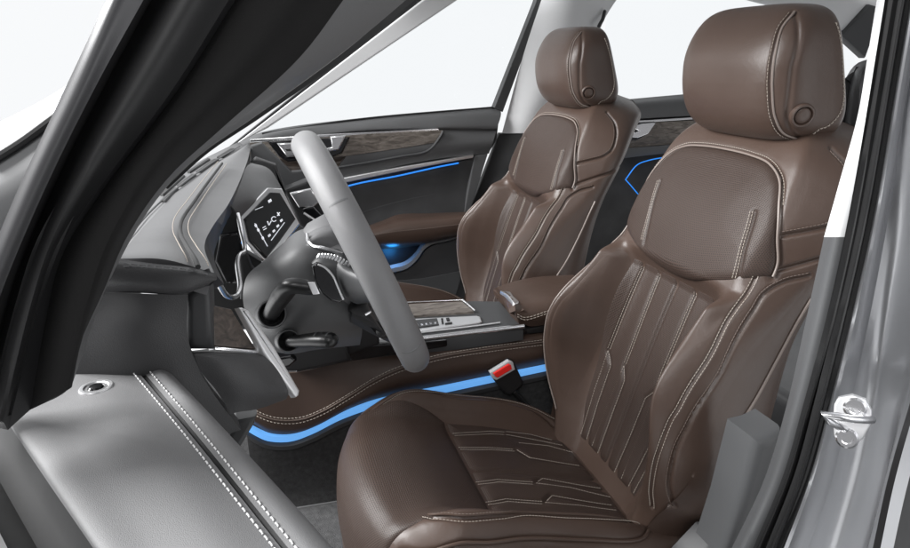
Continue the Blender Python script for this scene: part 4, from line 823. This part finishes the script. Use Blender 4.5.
# steering column shroud with its two stalks
shr = sheet(spgrid([Ts([(262, 262, .03), (282, 244, .02), (300, 230, .01), (345, 226, .02)]), Ts([(246, 278, -.02), (275, 265, -.06), (305, 250, -.07), (350, 250, -.05)]), Ts([(243, 300, -.04), (272, 300, -.075), (305, 290, -.085), (358, 290, -.06)]), Ts([(250, 325, -.03), (280, 335, -.065), (310, 330, -.07), (362, 325, -.05)]), Ts([(268, 350, .03), (290, 354, .01), (315, 350, .01), (360, 345, .02)])], 40, 40), None, .02).build('column_shroud', M_DOORG, da)
def ringat(px, py, y, R_, ax):
    c = PY(px, py, y); return lathe(c, ax, [(R_ * .60, -.02), (R_ * .62, -.004), (R_ * .78, -.002), (R_ * .82, .006), (R_ * .95, .008), (R_, .003), (R_, -.02)], seg=40), c
axs = unit(np.array([.10, -.92, .36]))
for (px, py, y, R_, pts, rr, mm) in ((271.5, 314, -.085, .0200, [(270, 317, -.085), (276, 305, -.11), (284, 293, -.135), (291, 286, -.15), (305, 287, -.155), (319, 290, -.16)], [.0115, .0125, .013, .0135, .015, .012], 0),
                                     (288, 341, -.075, .0165, [(287, 342, -.075), (300, 341, -.095), (318, 340, -.12), (337, 340.5, -.14)], [.0085, .010, .0125, .0115], 1)):
    mb, c = ringat(px, py, y, R_, axs); rg = mb.build('stalk_socket', M_BLK, shr)
    lathe(c, axs, [(R_ * .98, .0035), (R_ * .94, .0085), (R_ * .86, .0075), (R_ * .84, .003)], seg=40, cap=False).build('socket_trim', M_MID, shr)
    P = crv(Ts(pts), 40); pill(P, resamp(np.array(rr)[:, None], 40)[:, 0], None, 16, flat=.75 if mm == 0 else .9).build('column_stalk', M_STALK, shr)
    if mm == 0: plate(Ts([(308, 283), (315, 283), (320, 294), (313, 295)], -.172), .004, .001).build('stalk_button', M_SATIN, shr)
    else:
        t_ = unit(P[-4] - P[-9])
        for q in (26, 30, 34): lathe(P[q], t_, [(.0095, -.002), (.0112, -.001), (.0112, .001), (.0095, .002)], seg=28).build('stalk_grip_ring', M_TRIM, shr)

# ------------------------------------------------------------------ steering wheel
wh = empty('steering_wheel', (.14, 0, .72), 'grey leather steering wheel seen almost edge on, with black paddle and stitched spoke', 'steering wheel')
top3, bot3 = PY(307, 146, 0), PY(408, 347, 0); wc = (top3 + bot3) / 2; wu = unit(top3 - bot3); wu[1] = 0; wu = unit(wu); wl = np.array([0, 1., 0]); wn = unit(np.cross(wl, wu))
RW = np.linalg.norm(top3 - bot3) / 2
def WH(a, r=1.0, d=0): return wc + RW * r * (math.cos(a) * wu + math.sin(a) * wl) + wn * d
th = np.linspace(0, 2 * math.pi, 120, endpoint=False); rimr = np.full(120, .0205)
tube(np.array([WH(a) for a in th]), rimr, None, 24, closed=True, up=wn, flat=1.05).build('wheel_rim', M_WHEEL, wh)
ang = np.linspace(-math.pi, 0, 181); k_ = np.abs(proj(np.array([WH(a) for a in ang]))[:, 1] - 208).argmin(); a_ = ang[k_]
for sgn_ in (1, -1):
    tdir = unit(WH(sgn_ * a_ + .01) - WH(sgn_ * a_)); lathe(WH(sgn_ * a_), tdir, [(.0200, -.0016), (.0208, -.0012), (.0208, .0012), (.0200, .0016)], seg=32).build('rim_seam', M_MID, wh)
k2 = np.abs(proj(np.array([WH(a) for a in ang]))[:, 1] - 340).argmin(); a2 = ang[k2]
tdir = unit(WH(a2 + .01) - WH(a2)); lathe(WH(a2), tdir, [(.0200, -.0014), (.0208, -.001), (.0208, .001), (.0200, .0014)], seg=32).build('rim_seam', M_MID, wh)
# hub dished towards the column, spokes out to the rim
hub = wc + wn * (.055 if (wn @ np.array([-1, 0, 0])) > 0 else -.055)
fw = unit(hub - wc)
def H2(a, r, d): return wc + r * (math.cos(a) * wu + math.sin(a) * wl) + fw * d
lathe(wc + fw * .03, fw, [(.05, -.035), (.07, -.03), (.078, -.01), (.076, .02), (.06, .05), (.045, .07)], seg=48).build('hub', M_DASH, wh)
for a, nm in ((-math.pi / 2, 'spoke'), (math.pi / 2, 'spoke'), (math.pi, 'spoke')):
    pts = [H2(a, .05, .03), H2(a, .09, .034), H2(a, .13, .022), H2(a, RW - .004, .0)]
    tv = unit(math.cos(a) * wl - math.sin(a) * wu)
    rr = [.05, .034, .022, .017]
    C_ = crv(pts, 24); R_ = crv(np.c_[np.arange(4), rr], 24)[:, 1]
    tube(C_, R_, None, 20, flat=.42, up=fw).build(nm, M_TRIM, wh)
# leather-covered spoke back with lacing, paddle, pad edge
sp = sheet(spgrid([Ts([(308, 262), (314, 254), (322, 249.5), (336, 251)], -.05), Ts([(313, 264), (320, 259), (330, 258), (347, 264)], -.085), Ts([(330, 276), (338, 271), (346, 270), (354, 280)], -.095), Ts([(352, 300), (356, 298), (360, 297), (366, 300)], -.07)], 24, 24), None, .012).build('spoke_cover', M_TRIM, wh)
mb = MB()
for i in range(11):
    u_ = i / 10; x0, y0 = 317 + 30 * u_, 258.5 + 9.5 * u_ - 3.5 * math.sin(u_ * math.pi); x1, y1 = x0 + 3.4, y0 - 5.2
    pill(Ts([(x0, y0), ((x0 + x1) / 2, (y0 + y1) / 2), (x1, y1)], -.100), .0016, mb, 6)
mb.build('lacing', M_SATIN, sp)
tube(crv(Ts([(307, 234, -.05), (308.5, 241, -.06), (313, 246, -.065), (323, 248, -.068), (342, 254, -.07)]), 30), .0028, None, 8).build('chrome_edge', M_CHROME, wh)
sheet(spgrid([Ts([(308, 233), (318, 228), (331, 225), (345, 232)], -.03), Ts([(310, 240), (320, 235), (333, 233), (347, 240)], -.06), Ts([(315, 246), (324, 247), (336, 250), (349, 256)], -.06)], 14, 20), None, .02).build('airbag_cover', M_DASH, wh)
plate(Ts([(312, 267), (317, 263.5), (322, 265), (333, 275), (338, 286), (344.5, 300), (340, 303), (331, 301), (321, 293), (315, 282)], -.108), .008, .002, None, 3).build('shift_paddle', M_GLOSS, wh)
tube(crv(Ts([(318, 264.5), (324, 267), (333, 276), (338, 287), (343.5, 299.5)], -.110), 24), .0015, None, 6).build('paddle_edge', M_SATIN, wh)
sheet(spgrid([Ts([(352, 296), (366, 302), (372, 316)], -.06), Ts([(352, 312), (372, 322), (388, 336)], -.085), Ts([(350, 322), (372, 334), (396, 346)], -.06)], 12, 16), None, .012).build('lower_spoke_cover', M_BLK, wh)
plate(Ts([(364, 314), (371, 310.5), (372, 312.5), (366, 316)], -.10), .004, .001).build('spoke_inlay', M_CHROME, wh)

# ------------------------------------------------------------------ console between the seats
co = empty('console', (.3, .37, .02), 'centre console with brown leather flanks, blue light strip, wood lid and chrome rails', 'console')
YC = .235
stl = [(250, 409, .235), (258, 414, .228), (275, 420, .222), (300, 420, .222), (322, 412, .222), (348, 397, .224), (372, 382, .226), (397, 370, .227), (436, 358, .228), (490, 349, .229), (545, 342, .23), (590, 335, .23)]
upl = [(240, 372, .25), (258, 374, .25), (275, 374, .25), (300, 372, .25), (322, 367, .25), (348, 361.5, .25), (372, 358, .25), (397, 355, .25), (436, 349.5, .25), (490, 341, .25), (545, 331, .25), (590, 326, .25)]
low = [(246, 422, .25), (256, 428, .245), (270, 436, .24), (298, 437, .24), (322, 428, .24), (348, 413, .24), (372, 404, .24), (397, 398, .24), (436, 391, .24), (490, 379, .24), (545, 366, .24), (590, 358, .24)]
midl = [(a[0] * .5 + b[0] * .5, a[1] * .5 + b[1] * .5, .236) for a, b in zip(upl, stl)]
fl = sheet(spgrid([Ts(upl), Ts(midl), Ts(stl)], 30, 90), None, .012).build('side_panel', M_LEATHER, co)
fl2 = sheet(spgrid([Ts(stl), [PY(a[0] * .5 + b[0] * .5, a[1] * .5 + b[1] * .5, .224) for a, b in zip(stl, low)], Ts(low)], 20, 90), None, .01).build('lower_side_panel', M_LEATHER, co)
sp3 = crv(Ts([(a, b, y - .003) for a, b, y in stl]), 160); tube(sp3 + (0, .001, 0), .0013, None, 8).build('seam_gap', M_DTHREAD, co)
for o_ in (-.006, .006): stitches(sp3 + np.array([0, -.0005, o_]), (0, -1, .2), None, pitch=.007, ln=.0045, r=.0008).build('stitching', M_THREAD, fl)
bl = [(246, 427, .235), (255, 432.5, .232), (268, 438, .23), (290, 438.5, .23), (312, 431, .23), (340, 417, .23), (372, 405.5, .23), (400, 399, .23), (440, 391, .23), (490, 380.5, .23), (545, 369, .23), (600, 358, .23)]
lw_ = [.0105, .0105, .0105, .0105, .0105, .0105, .0095, .009, .0085, .008, .008, .008]
b3 = crv(Ts(bl), 120); lw3 = np.interp(np.linspace(0, 1, 120), np.linspace(0, 1, 12), lw_)
Z_ = np.array([0, 0, 1.])
sheet(np.stack([b3 + Z_ * lw3[:, None] + (0, .006, 0), b3 + Z_ * lw3[:, None] * .6 + (0, -.002, 0), b3 - Z_ * lw3[:, None] * .6 + (0, -.002, 0), b3 - Z_ * lw3[:, None] + (0, .006, 0)], 1), None, .006).build('light_strip', M_BLUE, co)
lowb = b3 - Z_ * .009
sheet(np.stack([lowb + (0, .004, 0), lowb + (0, -.004, -.006), lowb + (0, -.002, -.016), lowb + (0, .008, -.022)], 1), None, .01).build('lower_cover', M_TRIM, co)
sheet(np.stack([lowb + (0, .005, -.018), lowb + (0, .004, -.05), np.c_[lowb[:, 0], lowb[:, 1] + .004, np.minimum(lowb[:, 2] - .07, .15)], np.c_[lowb[:, 0], lowb[:, 1] - .02, np.full(120, .118)]], 1), None, .01).build('tunnel_carpet', M_CARPET, co)
# black cheek, chrome rails and top deck
ck_u = [(300, 352), (352, 346), (400, 343), (425, 341), (470, 336), (527, 329.5)]; ck_l = [(296, 373), (352, 361.5), (400, 354.5), (425, 350.5), (470, 344), (528, 334.5)]
plate(Ts(ck_u + ck_l[::-1], .238), .02, .004, None, 3).build('console_cheek', M_GLOSS, co)
ZT = PY(425, 339, .25)[2]; DK = lambda p: PP(p[0], p[1], np.array([.3, .25, ZT]), np.array([-.06, 0, 1.]))
plate([DK(p) for p in ((300, 345), (345, 331), (400, 304), (474, 300.5), (500, 301), (523, 327), (470, 335), (425, 340), (352, 347))], .03, .004, None, 2, toward=(.3, .3, 9)).build('deck', M_TRIM, co)
UPZ = np.array([0, 0, 1.])
rail = crv([DK(p) + UPZ * .003 for p in ((352, 346.5), (400, 342.5), (425, 339.5), (470, 334), (524, 327.5))], 40); tube(rail, .0052, None, 10).build('chrome_rail', M_CHROME, co)
rail = crv([DK(p) + UPZ * .003 for p in ((352, 340), (400, 337), (425, 333.5), (470, 328), (500, 324))], 40); tube(rail, .0022, None, 10).build('chrome_rail', M_SATIN, co)
lid = plate([DK(p) + UPZ * .006 for p in ((398, 306.5), (462, 303.5), (474, 313.7), (402, 318.5))], .01, .002, None, 2, toward=(.3, .3, 9)).build('wood_lid', M_WOOD, co)
tube([DK((462.6, 303)) + UPZ * .008, DK((475, 314)) + UPZ * .008], .0022, None, 8).build('chrome_line', M_CHROME, co)
tube([DK((398, 306)) + UPZ * .008, DK((462.6, 303)) + UPZ * .008], .0013, None, 8).build('chrome_line', M_CHROME, co)
bp_ = plate([DK(p) + UPZ * .005 for p in ((406, 322), (411, 320.8), (476.7, 317.6), (480, 318.5), (482, 323.5), (479, 325), (440, 330), (410, 334.5))], .008, .002, None, 3, toward=(.3, .3, 9)).build('button_plate', M_SATIN, co)
def key(quad, m, nm='button'): plate([DK(p) + UPZ * .0075 for p in quad], .002, .0005, None, 1, toward=(.3, .3, 9)).build(nm, m, bp_)
key([(411, 323.5), (437, 321.2), (439, 327.5), (414, 331)], M_TRIM)
for i in range(5): x = 416 + i * 4.4; key([(x, 327.2 - i * .5), (x + 2.4, 326.9 - i * .5), (x + 3, 329 - i * .55), (x + .6, 329.4 - i * .55)], M_ICON, 'button_mark')
for i in range(3): key([(441 + i * .3, 321.3 + i * 2), (443 + i * .3, 321.1 + i * 2), (443.2 + i * .3, 322.1 + i * 2), (441.2 + i * .3, 322.3 + i * 2)], M_BLK, 'button_mark')
key([(446, 321), (449, 320.6), (450, 323), (447, 323.4)], M_BLK, 'button_mark'); key([(445, 326), (452, 325), (452.3, 326), (445.3, 327)], M_BLK, 'button_mark')
# selector surround near the wheel
plate([DK(p) + UPZ * .004 for p in ((331, 343), (343, 331), (372, 330), (402, 328), (404, 337), (352, 345))], .008, .003, None, 3, toward=(.3, .3, 9)).build('selector_surround', M_CHROME, co)
plate([DK(p) + UPZ * .0075 for p in ((352, 340.5), (355, 332), (376, 329.5), (398, 329), (399, 335))], .006, .002, None, 2, toward=(.3, .3, 9)).build('selector_tray', M_BLKL, co)
tube(crv([DK(p) + UPZ * .009 for p in ((362, 333.5), (363, 338), (379, 336.5))], 12), .0013, None, 6).build('chrome_line', M_CHROME, co)
# armrest box
ab = spgrid([[PY(a, b, .24) for a, b in ((520, 320), (528, 326), (545, 325), (580, 320))], [PY(a, b, .232) for a, b in ((516, 313), (524, 317), (548, 314), (585, 308))], [PY(a, b, .25) for a, b in ((514, 303), (522, 306), (548, 303), (585, 298))], [PY(a, b, .37) for a, b in ((500, 290), (512, 288), (545, 285), (582, 284))], [PY(a, b, .47) for a, b in ((495, 289), (508, 284), (532, 278), (572, 275))], [PY(a, b, .48) for a, b in ((494, 294), (508, 290), (532, 284), (572, 280))]], 50, 40)
ar = sheet(ab, None, .02, toward=(.5, -.3, 3)).build('armrest', M_LEATHER, co)
for o_ in (0, 2.4): stitches(crv(Ts([(517, 314 + o_), (525, 317.5 + o_), (548, 311 + o_), (575, 303 + o_)], .227), 40), unit(CAM - PY(540, 312, .23)), None, pitch=.008, ln=.005, r=.0008).build('stitching', M_THREAD, ar)
sheet(spgrid([Ts([(494, 294, .478), (501, 303, .40), (512, 318, .28), (520, 327, .245)]), Ts([(493, 290, .475), (500, 297, .40), (510, 308, .27), (516, 314, .236)])], 4, 12), None, .02).build('armrest_front', M_LEATHER, co)
AQ = proj(ab)
def on_arm(px, py):
    d2 = (AQ[..., 0] - px) ** 2 + (AQ[..., 1] - py) ** 2; k = (d2 + 1e4 * (AQ[..., 2] > AQ[..., 2][d2 < d2.min() + 9].min() + .03)).argmin(); return ab.reshape(-1, 3)[k]
bq = crv(np.array([on_arm(*p) for p in ((499, 292.3), (504, 291), (508.6, 291), (514, 296), (519, 301), (513.5, 304.5), (509.5, 305), (504, 299))]), 30, True)[:-1]
bq = bq + unit(CAM - bq.mean(0)) * .006; plate(bq, .008, .002, None, 3).build('armrest_button', M_SATIN, co)
plate(Ts([(520, 325), (528, 329), (546, 325), (580, 320), (580, 328), (545, 333), (527, 334.5)], .24), .03, .004).build('armrest_base', M_BLK, co)

# ------------------------------------------------------------------ belt buckle by the near seat
bk = empty('belt_buckle', (.50, .22, .25), 'black seat belt buckle with red release button standing beside the near seat cushion', 'belt buckle')
YB = .205
hs_ = plate(Ts([(491, 374), (511, 361.5), (515, 363), (524, 382.5), (523, 386), (511, 396), (506, 395), (496, 383)], YB), .025, .006, None, 3).build('housing', M_BLK, bk)
plate(Ts([(490, 372.8), (509, 361), (513.5, 363), (515.5, 370), (496.5, 380.8), (493, 379)], YB - .008), .01, .003, None, 3).build('button_frame', mat('pale_plastic', (.55, .55, .56), .35), bk)
plate(Ts([(493.5, 373.8), (508.8, 364.5), (511.2, 365.4), (512.3, 369.4), (498, 378), (495.6, 377)], YB - .012), .008, .002, None, 3).build('release_button', M_RED, bk)
tube(crv(Ts([(513, 390, YB + .008), (522, 400, YB + .010), (536, 415, YB + .012)]), 12), .012, None, 12, flat=.5).build('buckle_stalk', M_BLK, bk)
